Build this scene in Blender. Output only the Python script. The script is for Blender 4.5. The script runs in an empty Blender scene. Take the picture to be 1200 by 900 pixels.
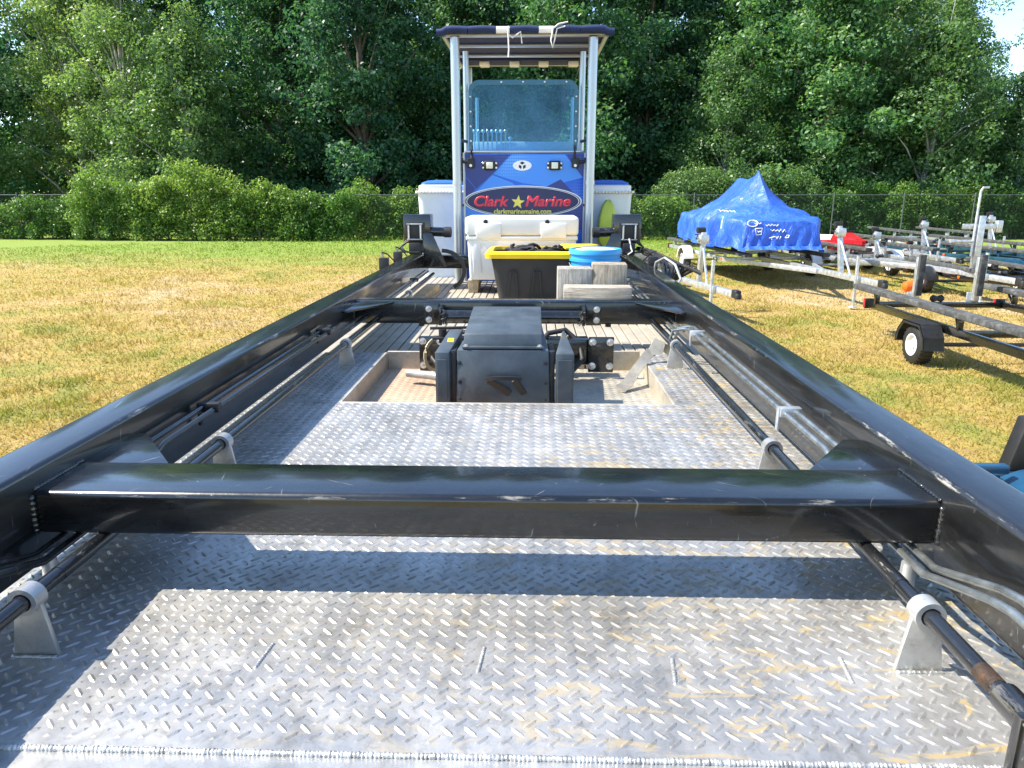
import bpy, bmesh, math, random
import numpy as np
from mathutils import Vector, Matrix, Euler
from mathutils.bvhtree import BVHTree

random.seed(7)
rng = np.random.default_rng(7)
R = math.radians
SC = bpy.context.scene
COL = SC.collection

# ------------------------------------------------------------------ camera, sky, sun, exposure
PITCH, YAW, FPX = R(14.7), R(1.63), 850.0
CAM = Vector((0.0, 0.0, 2.0))
cam_d = bpy.data.cameras.new("camera")
cam_d.sensor_width = 36.0
cam_d.lens = 36.0 * FPX / 1200.0
cam_d.clip_start = 0.05
cam_d.clip_end = 2000.0
cam = bpy.data.objects.new("camera", cam_d)
cam.location = CAM
cam.rotation_euler = (R(90) - PITCH, 0, YAW)
COL.objects.link(cam)
SC.camera = cam

SUN_DIR = Vector((-0.86, 0.0, 1.0)).normalized()      # towards the sun
SUN_EL = math.asin(SUN_DIR.z)
SUN_AZ = math.atan2(SUN_DIR.x, SUN_DIR.y)
world = bpy.data.worlds.new("World")
SC.world = world
world.use_nodes = True
wn = world.node_tree.nodes
wl = world.node_tree.links
wn.clear()
sky = wn.new("ShaderNodeTexSky")
sky.sky_type = 'NISHITA'
sky.sun_disc = False
sky.sun_elevation = SUN_EL
sky.sun_rotation = SUN_AZ % (2 * math.pi)
sky.air_density = 1.0
sky.dust_density = 0.12
sky.ozone_density = 2.6
bg = wn.new("ShaderNodeBackground")
bg.inputs[1].default_value = 0.15
wo = wn.new("ShaderNodeOutputWorld")
wl.new(sky.outputs[0], bg.inputs[0])
wl.new(bg.outputs[0], wo.inputs[0])

sun_d = bpy.data.lights.new("sun", 'SUN')
sun_d.energy = 5.0
sun_d.angle = R(0.55)
sun_d.color = (1.0, 0.93, 0.80)
sun = bpy.data.objects.new("sun", sun_d)
sun.rotation_euler = SUN_DIR.to_track_quat('Z', 'Y').to_euler()
sun.location = (-20, 10, 25)
COL.objects.link(sun)

vs = SC.view_settings
vs.view_transform = 'Standard'
vs.look = 'None'
vs.exposure = 1.28
vs.gamma = 1.0
vs.use_curve_mapping = False

# ------------------------------------------------------------------ helpers
_cr = Matrix.Rotation(YAW, 3, 'Z') @ Matrix.Rotation(R(90) - PITCH, 3, 'X')

def ray(px, py):
    return _cr @ Vector(((px - 600) / FPX, (450 - py) / FPX, -1.0))

def atY(px, py, Y):
    d = ray(px, py)
    return CAM + d * (Y / d.y)

def atZ(px, py, z):
    d = ray(px, py)
    return CAM + d * ((z - CAM.z) / d.z)

class P:
    """collects shapes for ONE mesh object"""
    def __init__(s):
        s.v, s.f = [], []
    def add(s, vs_, fs_):
        o = len(s.v)
        s.v.extend([tuple(v) for v in vs_])
        s.f.extend([tuple(i + o for i in f) for f in fs_])
        return s
    def bm(s, bm):
        bm.verts.index_update()
        return s.add([v.co.copy() for v in bm.verts], [[v.index for v in f.verts] for f in bm.faces])
    def box(s, x0, x1, y0, y1, z0, z1, bev=0.0, seg=2, mat=None):
        bm = bmesh.new()
        bmesh.ops.create_cube(bm, size=1.0)
        for v in bm.verts:
            v.co = Vector(((x0 + x1) / 2 + v.co.x * (x1 - x0), (y0 + y1) / 2 + v.co.y * (y1 - y0), (z0 + z1) / 2 + v.co.z * (z1 - z0)))
        if bev > 0:
            bmesh.ops.bevel(bm, geom=list(bm.edges), offset=bev, segments=seg, affect='EDGES', profile=0.5)
        if mat is not None:
            bmesh.ops.transform(bm, matrix=mat, verts=list(bm.verts))
        s.bm(bm)
        bm.free()
        return s
    def cbox(s, c, size, bev=0.0, seg=2, rot=None):
        m = Matrix.Translation(Vector(c))
        if rot is not None:
            m = m @ Euler(rot).to_matrix().to_4x4()
        a, b, d = size[0] / 2, size[1] / 2, size[2] / 2
        return s.box(-a, a, -b, b, -d, d, bev, seg, m)
    def hexa(s, lo, hi, bev=0.0, seg=2):
        """8 corner solid: lo and hi are 4 points each, counter-clockwise seen from above"""
        bm = bmesh.new()
        a = [bm.verts.new(p) for p in lo]
        b = [bm.verts.new(p) for p in hi]
        bm.faces.new(a[::-1]); bm.faces.new(b)
        for i in range(4):
            j = (i + 1) % 4
            bm.faces.new((a[i], a[j], b[j], b[i]))
        if bev > 0:
            bmesh.ops.bevel(bm, geom=list(bm.edges), offset=bev, segments=seg, affect='EDGES', profile=0.5)
        s.bm(bm); bm.free()
        return s
    def tube(s, pts, r, n=10, cap=True):
        pts = [Vector(p) for p in pts]
        m = len(pts)
        rs = list(r) if hasattr(r, '__len__') else [r] * m
        t0 = (pts[1] - pts[0]).normalized()
        up = Vector((0, 0, 1)) if abs(t0.z) < 0.9 else Vector((1, 0, 0))
        nrm = (up - t0 * up.dot(t0)).normalized()
        vs_, fs_ = [], []
        for i in range(m):
            if i == 0: t = pts[1] - pts[0]
            elif i == m - 1: t = pts[-1] - pts[-2]
            else: t = (pts[i + 1] - pts[i]).normalized() + (pts[i] - pts[i - 1]).normalized()
            t = t.normalized() if t.length > 1e-9 else t0
            nrm = nrm - t * nrm.dot(t)
            nrm = nrm.normalized() if nrm.length > 1e-6 else t.orthogonal().normalized()
            b = t.cross(nrm)
            for k in range(n):
                a = 2 * math.pi * k / n
                vs_.append(pts[i] + (nrm * math.cos(a) + b * math.sin(a)) * rs[i])
        for i in range(m - 1):
            for k in range(n):
                k2 = (k + 1) % n
                fs_.append((i * n + k, i * n + k2, (i + 1) * n + k2, (i + 1) * n + k))
        if cap:
            fs_.append(tuple(range(n))[::-1])
            fs_.append(tuple((m - 1) * n + k for k in range(n)))
        return s.add(vs_, fs_)
    def ring(s, c, axis, ro, ri, w, n=24):
        axis = Vector(axis).normalized()
        u = axis.orthogonal().normalized(); v = axis.cross(u)
        c = Vector(c); vs_, fs_ = [], []
        for k in range(n):
            a = 2 * math.pi * k / n
            d = u * math.cos(a) + v * math.sin(a)
            vs_ += [c + d * ro - axis * w / 2, c + d * ro + axis * w / 2, c + d * ri + axis * w / 2, c + d * ri - axis * w / 2]
        for k in range(n):
            a, b = 4 * k, 4 * ((k + 1) % n)
            for j in range(4):
                fs_.append((a + j, b + j, b + (j + 1) % 4, a + (j + 1) % 4))
        return s.add(vs_, fs_)
    def lathe(s, prof, c, axis=(0, 0, 1), n=32, capa=True, capb=True):
        axis = Vector(axis).normalized()
        u = axis.orthogonal().normalized(); v = axis.cross(u)
        c = Vector(c); vs_, fs_ = [], []
        for (r_, h_) in prof:
            for k in range(n):
                a = 2 * math.pi * k / n
                vs_.append(c + (u * math.cos(a) + v * math.sin(a)) * r_ + axis * h_)
        for i in range(len(prof) - 1):
            for k in range(n):
                k2 = (k + 1) % n
                fs_.append((i * n + k, i * n + k2, (i + 1) * n + k2, (i + 1) * n + k))
        if capa: fs_.append(tuple(range(n))[::-1])
        if capb: fs_.append(tuple((len(prof) - 1) * n + k for k in range(n)))
        return s.add(vs_, fs_)
    def prism(s, poly, off, bev=0.0):
        """poly: planar 3D points; off: extrusion vector"""
        bm = bmesh.new()
        a = [bm.verts.new(Vector(p)) for p in poly]
        b = [bm.verts.new(Vector(p) + Vector(off)) for p in poly]
        bm.faces.new(a[::-1]); bm.faces.new(b)
        for i in range(len(a)):
            j = (i + 1) % len(a)
            bm.faces.new((a[i], a[j], b[j], b[i]))
        if bev > 0:
            bmesh.ops.bevel(bm, geom=list(bm.edges), offset=bev, segments=2, affect='EDGES', profile=0.5)
        bmesh.ops.recalc_face_normals(bm, faces=list(bm.faces))
        s.bm(bm); bm.free()
        return s
    def ribbon(s, pts, wdir, w, th):
        """flat bar following pts, width w along wdir, thickness th"""
        pts = [Vector(p) for p in pts]
        m = len(pts); vs_, fs_ = [], []
        for i in range(m):
            t = (pts[min(i + 1, m - 1)] - pts[max(i - 1, 0)]).normalized()
            wd = Vector(wdir[i] if isinstance(wdir, list) else wdir)
            wd = (wd - t * wd.dot(t)).normalized()
            nn = t.cross(wd)
            for a, b in ((-1, -1), (1, -1), (1, 1), (-1, 1)):
                vs_.append(pts[i] + wd * a * w / 2 + nn * b * th / 2)
        for i in range(m - 1):
            for j in range(4):
                j2 = (j + 1) % 4
                fs_.append((4 * i + j, 4 * i + j2, 4 * i + 4 + j2, 4 * i + 4 + j))
        fs_.append((3, 2, 1, 0)); fs_.append(tuple(4 * (m - 1) + j for j in range(4)))
        return s.add(vs_, fs_)
    def build(s, name, mat, parent=None, world=True, ang=35, fix=True):
        me = bpy.data.meshes.new(name)
        off = Vector((0, 0, 0)); loc = None
        if parent is not None:
            if world:
                r = parent
                while r.parent: r = r.parent
                off = Vector(r.location)
        elif world:
            xs = np.array(s.v)
            lo, hi = xs.min(0), xs.max(0)
            off = Vector(((lo[0] + hi[0]) / 2, (lo[1] + hi[1]) / 2, lo[2])); loc = off
        vv = [(v[0] - off.x, v[1] - off.y, v[2] - off.z) for v in s.v]
        me.from_pydata(vv, [], s.f)
        if fix:
            bm = bmesh.new(); bm.from_mesh(me)
            bmesh.ops.recalc_face_normals(bm, faces=list(bm.faces))
            bm.to_mesh(me); bm.free()
        if ang:
            me.polygons.foreach_set('use_smooth', [True] * len(me.polygons))
            me.set_sharp_from_angle(angle=R(ang))
        me.materials.append(mat)
        o = bpy.data.objects.new(name, me)
        COL.objects.link(o)
        if parent is not None: o.parent = parent
        if loc is not None: o.location = loc
        return o

def tag(o, label, cat, group=None):
    o['label'] = label; o['category'] = cat
    if group: o['group'] = group
    return o

def thing(name, label, cat, loc=(0, 0, 0), rz=0.0, group=None):
    o = bpy.data.objects.new(name, None)
    o.empty_display_size = 0.2
    COL.objects.link(o)
    o.location = loc; o.rotation_euler = (0, 0, rz)
    return tag(o, label, cat, group)

def kind(o, k):
    o['kind'] = k
    return o

def share(o, parent, loc=None):
    c = o.copy(); COL.objects.link(c); c.parent = parent
    if loc is not None: c.location = loc
    return c

def copy_tree(o, parent=None):
    c = o.copy(); COL.objects.link(c); c.parent = parent
    for ch in [x for x in o.children]: copy_tree(ch, c)
    return c

# ------------------------------------------------------------------ materials
def newmat(name):
    m = bpy.data.materials.new(name); m.use_nodes = True
    nt = m.node_tree
    b = nt.nodes.get('Principled BSDF')
    return m, nt, b

def nd(nt, t, **kw):
    n = nt.nodes.new(t)
    for k, v in kw.items():
        if k.startswith('i_'):
            n.inputs[k[2:].replace('_', ' ')].default_value = v
        else:
            setattr(n, k, v)
    return n

def ramp(nt, fac, stops, interp='LINEAR'):
    r = nt.nodes.new('ShaderNodeValToRGB')
    r.color_ramp.interpolation = interp
    el = r.color_ramp.elements
    while len(el) < len(stops): el.new(0.5)
    for e, (p, c) in zip(el, stops):
        e.position = p
        e.color = (c[0], c[1], c[2], 1) if hasattr(c, '__len__') else (c, c, c, 1)
    nt.links.new(fac, r.inputs[0])
    return r.outputs[0]

def noise(nt, scale, detail=4, rough=0.55, vec=None, dist=0.0):
    n = nt.nodes.new('ShaderNodeTexNoise')
    n.inputs['Scale'].default_value = scale
    n.inputs['Detail'].default_value = detail
    n.inputs['Roughness'].default_value = rough
    n.inputs['Distortion'].default_value = dist
    if vec is not None: nt.links.new(vec, n.inputs['Vector'])
    return n.outputs[0]

def coords(nt, which='Object', scale=(1, 1, 1), rot=(0, 0, 0)):
    tc = nt.nodes.new('ShaderNodeTexCoord')
    mp = nt.nodes.new('ShaderNodeMapping')
    mp.inputs['Scale'].default_value = scale
    mp.inputs['Rotation'].default_value = rot
    nt.links.new(tc.outputs[which], mp.inputs['Vector'])
    return mp.outputs[0]

def geo_pos(nt, scale=(1, 1, 1)):
    g = nt.nodes.new('ShaderNodeNewGeometry')
    mp = nt.nodes.new('ShaderNodeMapping')
    mp.inputs['Scale'].default_value = scale
    nt.links.new(g.outputs['Position'], mp.inputs['Vector'])
    return mp.outputs[0]

def mix(nt, fac, a, b, mode='MIX'):
    m = nt.nodes.new('ShaderNodeMix'); m.data_type = 'RGBA'; m.blend_type = mode
    for s_, v in ((0, fac), (6, a), (7, b)):
        if hasattr(v, 'node'): nt.links.new(v, m.inputs[s_])
        elif s_ == 0: m.inputs[0].default_value = v
        else: m.inputs[s_].default_value = (v[0], v[1], v[2], 1)
    return m.outputs[2]

def bump(nt, b, h, strength=0.2, dist=0.01):
    n = nt.nodes.new('ShaderNodeBump')
    n.inputs['Strength'].default_value = strength
    n.inputs['Distance'].default_value = dist
    nt.links.new(h, n.inputs['Height'])
    nt.links.new(n.outputs[0], b.inputs['Normal'])

def plain(name, col, rough=0.5, metal=0.0, var=0.12, scale=12.0, bmp=0.05, dirt=None):
    """surface with gentle mottling, roughness variation and fine relief"""
    m, nt, b = newmat(name)
    co = coords(nt)
    n1 = noise(nt, scale, 5, 0.6, co)
    lo = [max(0, c * (1 - var * 1.6)) for c in col]; hi = [min(1, c * (1 + var)) for c in col]
    c = ramp(nt, n1, [(0.3, lo), (0.7, hi)])
    if dirt:
        n2 = noise(nt, scale * 0.35, 6, 0.65, co, 0.6)
        f = ramp(nt, n2, [(0.52, 0.0), (0.72, 0.75)])
        c = mix(nt, f, c, dirt)
    nt.links.new(c, b.inputs['Base Color'])
    r = ramp(nt, n1, [(0.2, max(0.03, rough - 0.08)), (0.8, min(1, rough + 0.1))])
    nt.links.new(r, b.inputs['Roughness'])
    b.inputs['Metallic'].default_value = metal
    if bmp: bump(nt, b, noise(nt, scale * 8, 3, 0.6, co), bmp, 0.004)
    return m

def black_paint(name, base=0.014, rough=0.26, wear=0.5, along=(14, 2.2, 14)):
    """glossy black enamel with orange peel, chalky scuffs, chips and straight pale scratches"""
    m, nt, b = newmat(name)
    p = geo_pos(nt)
    pl = geo_pos(nt, along)
    chalk = ramp(nt, noise(nt, 1.0, 9, 0.74, pl, 0.3), [(0.46, 0.0), (0.78, 0.45 * wear)])
    c = mix(nt, chalk, (base, base * 1.02, base * 1.06), (0.075, 0.078, 0.076))
    fine = ramp(nt, noise(nt, 55, 6, 0.75, p), [(0.52, 0.0), (0.80, 0.22 * wear)])
    c = mix(nt, fine, c, (0.08, 0.077, 0.068))
    for ang_, sc_, lo_ in ((0.5, 1.0, 0.735), (-0.9, 1.3, 0.74), (1.35, 0.8, 0.745)):
        g_ = nt.nodes.new('ShaderNodeNewGeometry')
        mp = nt.nodes.new('ShaderNodeMapping'); mp.vector_type = 'POINT'
        mp.inputs['Rotation'].default_value = (0.15, 0.1, ang_)
        nt.links.new(g_.outputs['Position'], mp.inputs['Vector'])
        m2 = nt.nodes.new('ShaderNodeMapping'); m2.inputs['Scale'].default_value = (9 * sc_, 210 * sc_, 12 * sc_)
        nt.links.new(mp.outputs[0], m2.inputs['Vector'])
        sc1 = ramp(nt, noise(nt, 1.0, 2, 0.5, m2.outputs[0]), [(lo_, 0.0), (lo_ + 0.05, 0.6 * min(1, wear + .3))])
        c = mix(nt, sc1, c, (0.30, 0.29, 0.26))
    spk = ramp(nt, noise(nt, 80, 2, 0.5, p), [(0.72, 0.0), (0.77, 0.8)])
    gate = ramp(nt, noise(nt, 5, 3, 0.6, p), [(0.5, 0.0), (0.62, 1.0)])
    mm = nt.nodes.new('ShaderNodeMath'); mm.operation = 'MULTIPLY'
    nt.links.new(spk, mm.inputs[0]); nt.links.new(gate, mm.inputs[1])
    c = mix(nt, mm.outputs[0], c, (0.26, 0.25, 0.22))
    gn = nt.nodes.new('ShaderNodeNewGeometry'); sn = nt.nodes.new('ShaderNodeSeparateXYZ')
    nt.links.new(gn.outputs['Normal'], sn.inputs[0])
    em = ramp(nt, sn.outputs[2], [(0.22, 0.0), (0.40, 1.0), (0.86, 1.0), (0.95, 0.0)])
    ch = ramp(nt, noise(nt, 1.0, 7, 0.75, geo_pos(nt, tuple(2.2 * a_ for a_ in along))), [(0.57, 0.0), (0.63, min(1.0, 1.4 * wear))])
    me_ = nt.nodes.new('ShaderNodeMath'); me_.operation = 'MULTIPLY'
    nt.links.new(em, me_.inputs[0]); nt.links.new(ch, me_.inputs[1])
    c = mix(nt, me_.outputs[0], c, (0.30, 0.28, 0.24))
    nt.links.new(c, b.inputs['Base Color'])
    rr = ramp(nt, noise(nt, 1.0, 8, 0.72, pl), [(0.3, rough - 0.08), (0.75, rough + 0.24)])
    nt.links.new(rr, b.inputs['Roughness'])
    b.inputs['Specular IOR Level'].default_value = 0.5
    b.inputs['Coat Weight'].default_value = 0.75
    b.inputs['Coat Roughness'].default_value = 0.09
    bump(nt, b, noise(nt, 110, 3, 0.6, p), 0.05, 0.004)
    return m

def alu(name, base=(0.62, 0.62, 0.60), rough=0.42, stain=0.6, metal=0.5, stainc=(0.42, 0.30, 0.13), grime=0.5):
    m, nt, b = newmat(name)
    p = geo_pos(nt)
    c = ramp(nt, noise(nt, 2.3, 7, 0.65, p, 0.4), [(0.3, [x * 0.70 for x in base]), (0.7, [min(1, x * 1.12) for x in base])])
    g = ramp(nt, noise(nt, 9.0, 8, 0.7, geo_pos(nt, (1.0, 0.55, 1.0)), 0.8), [(0.50, 0.0), (0.74, grime)])
    c = mix(nt, g, c, (0.17, 0.165, 0.15))
    g2 = ramp(nt, noise(nt, 48.0, 6, 0.75, p, 0.4), [(0.5, 0.0), (0.75, grime)])
    c = mix(nt, g2, c, (0.17, 0.155, 0.125))
    sep = nt.nodes.new('ShaderNodeSeparateXYZ'); nt.links.new(p, sep.inputs[0])
    # sandy dirt washed towards the starboard side of the plate
    mr = nt.nodes.new('ShaderNodeMapRange')
    nt.links.new(sep.outputs[0], mr.inputs['Value'])
    for k, v_ in zip(('From Min', 'From Max', 'To Min', 'To Max'), (-0.45, 0.50, 0.18, 1.0)): mr.inputs[k].default_value = v_
    st = ramp(nt, noise(nt, 8.0, 11, 0.76, geo_pos(nt, (1, 1.9, 1)), 1.6), [(0.53, 0.0), (0.60, stain)])
    mm = nt.nodes.new('ShaderNodeMath'); mm.operation = 'MULTIPLY'
    nt.links.new(st, mm.inputs[0]); nt.links.new(mr.outputs[0], mm.inputs[1])
    c = mix(nt, mm.outputs[0], c, stainc)
    nt.links.new(c, b.inputs['Base Color'])
    me = nt.nodes.new('ShaderNodeMath'); me.operation = 'MULTIPLY_ADD'
    nt.links.new(mm.outputs[0], me.inputs[0]); me.inputs[1].default_value = -metal * 0.9; me.inputs[2].default_value = metal
    nt.links.new(me.outputs[0], b.inputs['Metallic'])
    r = ramp(nt, noise(nt, 16, 5, 0.6, p), [(0.3, rough - 0.08), (0.7, rough + 0.16)])
    nt.links.new(r, b.inputs['Roughness'])
    bump(nt, b, noise(nt, 60, 4, 0.6, p), 0.06, 0.004)
    return m

def wood(name, a, bcol, scale=1.0, axis='Y'):
    m, nt, b = newmat(name)
    sc = {'X': (2.2, 34, 34), 'Y': (34, 2.2, 34), 'Z': (34, 34, 2.2)}[axis]
    p = coords(nt, 'Object', tuple(x * scale for x in sc), (0.06, 0.1, 0.05))
    n1 = noise(nt, 1.0, 9, 0.75, p, 1.4)
    c = ramp(nt, n1, [(0.30, [x * 0.22 for x in a]), (0.42, a), (0.60, bcol), (0.75, [min(1, x * 1.2) for x in bcol])])
    st = ramp(nt, noise(nt, 7.0, 6, 0.7, coords(nt), 0.8), [(0.45, 0.0), (0.7, 0.6)])
    c = mix(nt, st, c, (0.13, 0.10, 0.065))
    nt.links.new(c, b.inputs['Base Color'])
    b.inputs['Roughness'].default_value = 0.9
    bump(nt, b, n1, 1.0, 0.012)
    return m

def leafmat(name, dark, mid, lite, transl=0.5, rough=0.45):
    m, nt, b = newmat(name)
    at = nt.nodes.new('ShaderNodeAttribute'); at.attribute_name = 'tint'
    oi = nt.nodes.new('ShaderNodeObjectInfo')
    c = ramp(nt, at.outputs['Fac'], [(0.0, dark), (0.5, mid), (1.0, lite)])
    hs = nt.nodes.new('ShaderNodeHueSaturation')
    mr = nt.nodes.new('ShaderNodeMapRange')
    nt.links.new(oi.outputs['Random'], mr.inputs['Value'])
    mr.inputs['To Min'].default_value = 0.482; mr.inputs['To Max'].default_value = 0.522
    nt.links.new(mr.outputs[0], hs.inputs['Hue'])
    mv = nt.nodes.new('ShaderNodeMapRange')
    nt.links.new(oi.outputs['Random'], mv.inputs['Value'])
    mv.inputs['To Min'].default_value = 1.2; mv.inputs['To Max'].default_value = 0.8
    nt.links.new(mv.outputs[0], hs.inputs['Value'])
    nt.links.new(c, hs.inputs['Color'])
    nt.links.new(hs.outputs[0], b.inputs['Base Color'])
    b.inputs['Roughness'].default_value = rough
    tr = nt.nodes.new('ShaderNodeBsdfTranslucent')
    br = mix(nt, 1.0, hs.outputs[0], (1.0, 1.05, 0.55), 'MULTIPLY')
    nt.links.new(br, tr.inputs['Color'])
    mx = nt.nodes.new('ShaderNodeMixShader'); mx.inputs[0].default_value = transl
    out = nt.nodes.get('Material Output')
    nt.links.new(b.outputs[0], mx.inputs[1]); nt.links.new(tr.outputs[0], mx.inputs[2])
    nt.links.new(mx.outputs[0], out.inputs['Surface'])
    return m

M = {}
M['black'] = black_paint('black_enamel', 0.006, 0.20, 0.2)
M['black_top'] = black_paint('black_enamel_scuffed', 0.004, 0.32, 0.6)
M['black_beam'] = black_paint('black_enamel_crossbeam', 0.003, 0.22, 0.5, (2.2, 14, 14))
M['slate'] = plain('slate_painted_steel', (0.055, 0.072, 0.088), 0.42, 0.0, 0.25, 10, 0.1, (0.11, 0.115, 0.11))
M['black_dull'] = plain('black_dull_steel', (0.016, 0.016, 0.017), 0.5, 0.0, 0.3, 20, 0.15)
M['rubber'] = plain('black_rubber', (0.014, 0.014, 0.015), 0.55, 0.0, 0.2, 14, 0.1)
M['rubber_worn'] = plain('worn_black_carpet', (0.055, 0.057, 0.057), 0.9, 0.0, 0.4, 18, 0.5, (0.17, 0.175, 0.17))
M['alu'] = alu('deck_aluminium', (0.50, 0.49, 0.472), 0.40, 0.9, 0.66, (0.34, 0.25, 0.11), 0.7)
M['alu_pale'] = alu('well_aluminium', (0.50, 0.46, 0.38), 0.5, 0.6, 0.55, (0.42, 0.33, 0.2))
M['alu_rust'] = alu('well_floor_rusty', (0.50, 0.36, 0.25), 0.6, 0.5, 0.25, (0.36, 0.2, 0.1))
M['alu_bar'] = alu('bright_aluminium_bar', (0.58, 0.58, 0.57), 0.34, 0.15, 0.7)
M['slat'] = alu('deck_slat_planking', (0.46, 0.42, 0.35), 0.55, 0.3, 0.35)
M['weld'] = plain('weld_bead', (0.56, 0.56, 0.55), 0.42, 0.7, 0.3, 60, 0.4, (0.3, 0.28, 0.24))
M['galv'] = plain('galvanised_steel', (0.60, 0.62, 0.63), 0.42, 0.75, 0.2, 16, 0.08, (0.42, 0.42, 0.4))
M['steel_tube'] = plain('steel_hydraulic_tube', (0.36, 0.38, 0.37), 0.30, 0.85, 0.2, 30, 0.08)
M['pole'] = plain('anodised_pole', (0.42, 0.46, 0.50), 0.32, 0.75, 0.04, 3, 0.0)
M['bolt'] = plain('zinc_bolt', (0.72, 0.72, 0.70), 0.3, 0.9, 0.15, 40, 0.1)
M['white_plastic'] = plain('white_plastic', (0.78, 0.77, 0.73), 0.45, 0.0, 0.05, 6, 0.05, (0.66, 0.58, 0.44))
M['tank'] = plain('translucent_white_tank', (0.66, 0.71, 0.72), 0.4, 0.0, 0.06, 5, 0.06, (0.52, 0.56, 0.55))
M['yellow'] = plain('yellow_plastic', (0.85, 0.52, 0.01), 0.4, 0.0, 0.06, 8, 0.04)
M['tote'] = plain('black_tote_plastic', (0.022, 0.023, 0.024), 0.5, 0.0, 0.15, 8, 0.08, (0.05, 0.05, 0.048))
M['bucket'] = plain('blue_bucket_plastic', (0.03, 0.30, 0.66), 0.4, 0.0, 0.08, 8, 0.05)
M['sand'] = plain('sandy_lid', (0.55, 0.48, 0.36), 0.85, 0.0, 0.25, 18, 0.3)
M['rope'] = plain('dark_rope', (0.020, 0.020, 0.024), 0.8, 0.0, 0.3, 60, 0.6)
M['twine'] = plain('white_twine', (0.75, 0.73, 0.68), 0.8, 0.0, 0.1, 60, 0.3)
M['hose_beige'] = plain('beige_hose', (0.42, 0.36, 0.22), 0.6, 0.0, 0.2, 20, 0.1)
M['pipe_grey'] = plain('grey_pipe', (0.34, 0.34, 0.33), 0.5, 0.2, 0.2, 20, 0.1)
M['wood_grey'] = wood('weathered_timber', (0.26, 0.245, 0.22), (0.46, 0.44, 0.40), 1.0, 'Z')
M['wood_brown'] = wood('brown_weathered_timber', (0.24, 0.20, 0.15), (0.42, 0.38, 0.31), 0.9, 'Z')
M['wood_lie'] = wood('pale_lying_timber', (0.36, 0.31, 0.24), (0.56, 0.51, 0.43), 1.0, 'X')
M['wood_new'] = wood('pale_pine', (0.50, 0.38, 0.22), (0.66, 0.54, 0.36), 1.0, 'Z')
M['navy_fabric'] = plain('navy_canvas', (0.008, 0.022, 0.09), 0.75, 0.0, 0.2, 14, 0.3)
M['blue_lid'] = plain('blue_cushion', (0.02, 0.11, 0.48), 0.5, 0.0, 0.12, 8, 0.1)
M['lens'] = plain('light_lens', (0.75, 0.74, 0.60), 0.15, 0.0, 0.08, 30, 0.1)
M['oval_white'] = plain('white_print', (0.80, 0.80, 0.80), 0.4, 0.0, 0.03, 10, 0.0)
M['oval_navy'] = plain('navy_print', (0.006, 0.014, 0.085), 0.35, 0.0, 0.1, 10, 0.0)
M['red_print'] = plain('red_print', (0.80, 0.035, 0.06), 0.4, 0.0, 0.04, 20, 0.0)
M['yellow_print'] = plain('yellow_print', (0.88, 0.72, 0.10), 0.4, 0.0, 0.04, 20, 0.0)
M['black_print'] = plain('black_print', (0.008, 0.008, 0.012), 0.4, 0.0, 0.1, 20, 0.0)
M['red_plastic'] = plain('red_plastic', (0.50, 0.015, 0.02), 0.25, 0.0, 0.1, 8, 0.03)
M['orange'] = plain('orange_plastic', (0.85, 0.13, 0.01), 0.3, 0.0, 0.1, 8, 0.03)
M['blue_steel'] = plain('blue_painted_steel', (0.008, 0.055, 0.12), 0.32, 0.0, 0.2, 8, 0.1)
M['teal_hull'] = plain('dark_teal_hull', (0.015, 0.06, 0.085), 0.3, 0.0, 0.2, 5, 0.05)
M['white_rim'] = plain('white_wheel_rim', (0.75, 0.75, 0.74), 0.35, 0.0, 0.05, 12, 0.05)
M['rust'] = plain('rusty_steel', (0.050, 0.028, 0.016), 0.65, 0.2, 0.5, 40, 0.4, (0.19, 0.075, 0.025))
M['bark'] = plain('tree_bark', (0.11, 0.095, 0.08), 0.9, 0.0, 0.4, 6, 0.6)
M['bark_pale'] = plain('pale_bark', (0.36, 0.36, 0.33), 0.9, 0.0, 0.3, 4, 0.5, (0.1, 0.1, 0.09))
M['leaf_a'] = leafmat('maple_leaf', (0.034, 0.115, 0.055), (0.075, 0.195, 0.075), (0.17, 0.30, 0.09))
M['leaf_b'] = leafmat('birch_leaf', (0.070, 0.150, 0.060), (0.140, 0.250, 0.085), (0.29, 0.40, 0.13))
M['leaf_c'] = leafmat('dark_leaf', (0.024, 0.090, 0.060), (0.052, 0.155, 0.080), (0.12, 0.24, 0.09))
M['leaf_v'] = leafmat('vine_leaf', (0.085, 0.185, 0.034), (0.155, 0.275, 0.050), (0.31, 0.42, 0.12))
M['leaf_s'] = leafmat('shrub_leaf', (0.045, 0.120, 0.030), (0.085, 0.190, 0.035), (0.16, 0.28, 0.05))

def panel_mat(name, a, b_):
    """printed vinyl with rows of fading halftone dots"""
    m, nt, b = newmat(name)
    p = geo_pos(nt, (70, 1, 42))
    v = nt.nodes.new('ShaderNodeTexVoronoi'); v.inputs['Scale'].default_value = 1.0
    v.inputs['Randomness'].default_value = 0.0
    sp = nt.nodes.new('ShaderNodeSeparateXYZ'); nt.links.new(p, sp.inputs[0])
    cm = nt.nodes.new('ShaderNodeCombineXYZ'); nt.links.new(sp.outputs[0], cm.inputs[0]); nt.links.new(sp.outputs[2], cm.inputs[1])
    nt.links.new(cm.outputs[0], v.inputs['Vector'])
    d = ramp(nt, v.outputs['Distance'], [(0.25, 0.55), (0.42, 0.0)])
    g = ramp(nt, noise(nt, 2.2, 2, 0.5, geo_pos(nt)), [(0.42, 0.0), (0.62, 1.0)])
    mm = nt.nodes.new('ShaderNodeMath'); mm.operation = 'MULTIPLY'
    nt.links.new(d, mm.inputs[0]); nt.links.new(g, mm.inputs[1])
    nt.links.new(mix(nt, mm.outputs[0], a, b_), b.inputs['Base Color'])
    b.inputs['Roughness'].default_value = 0.3
    return m
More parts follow.
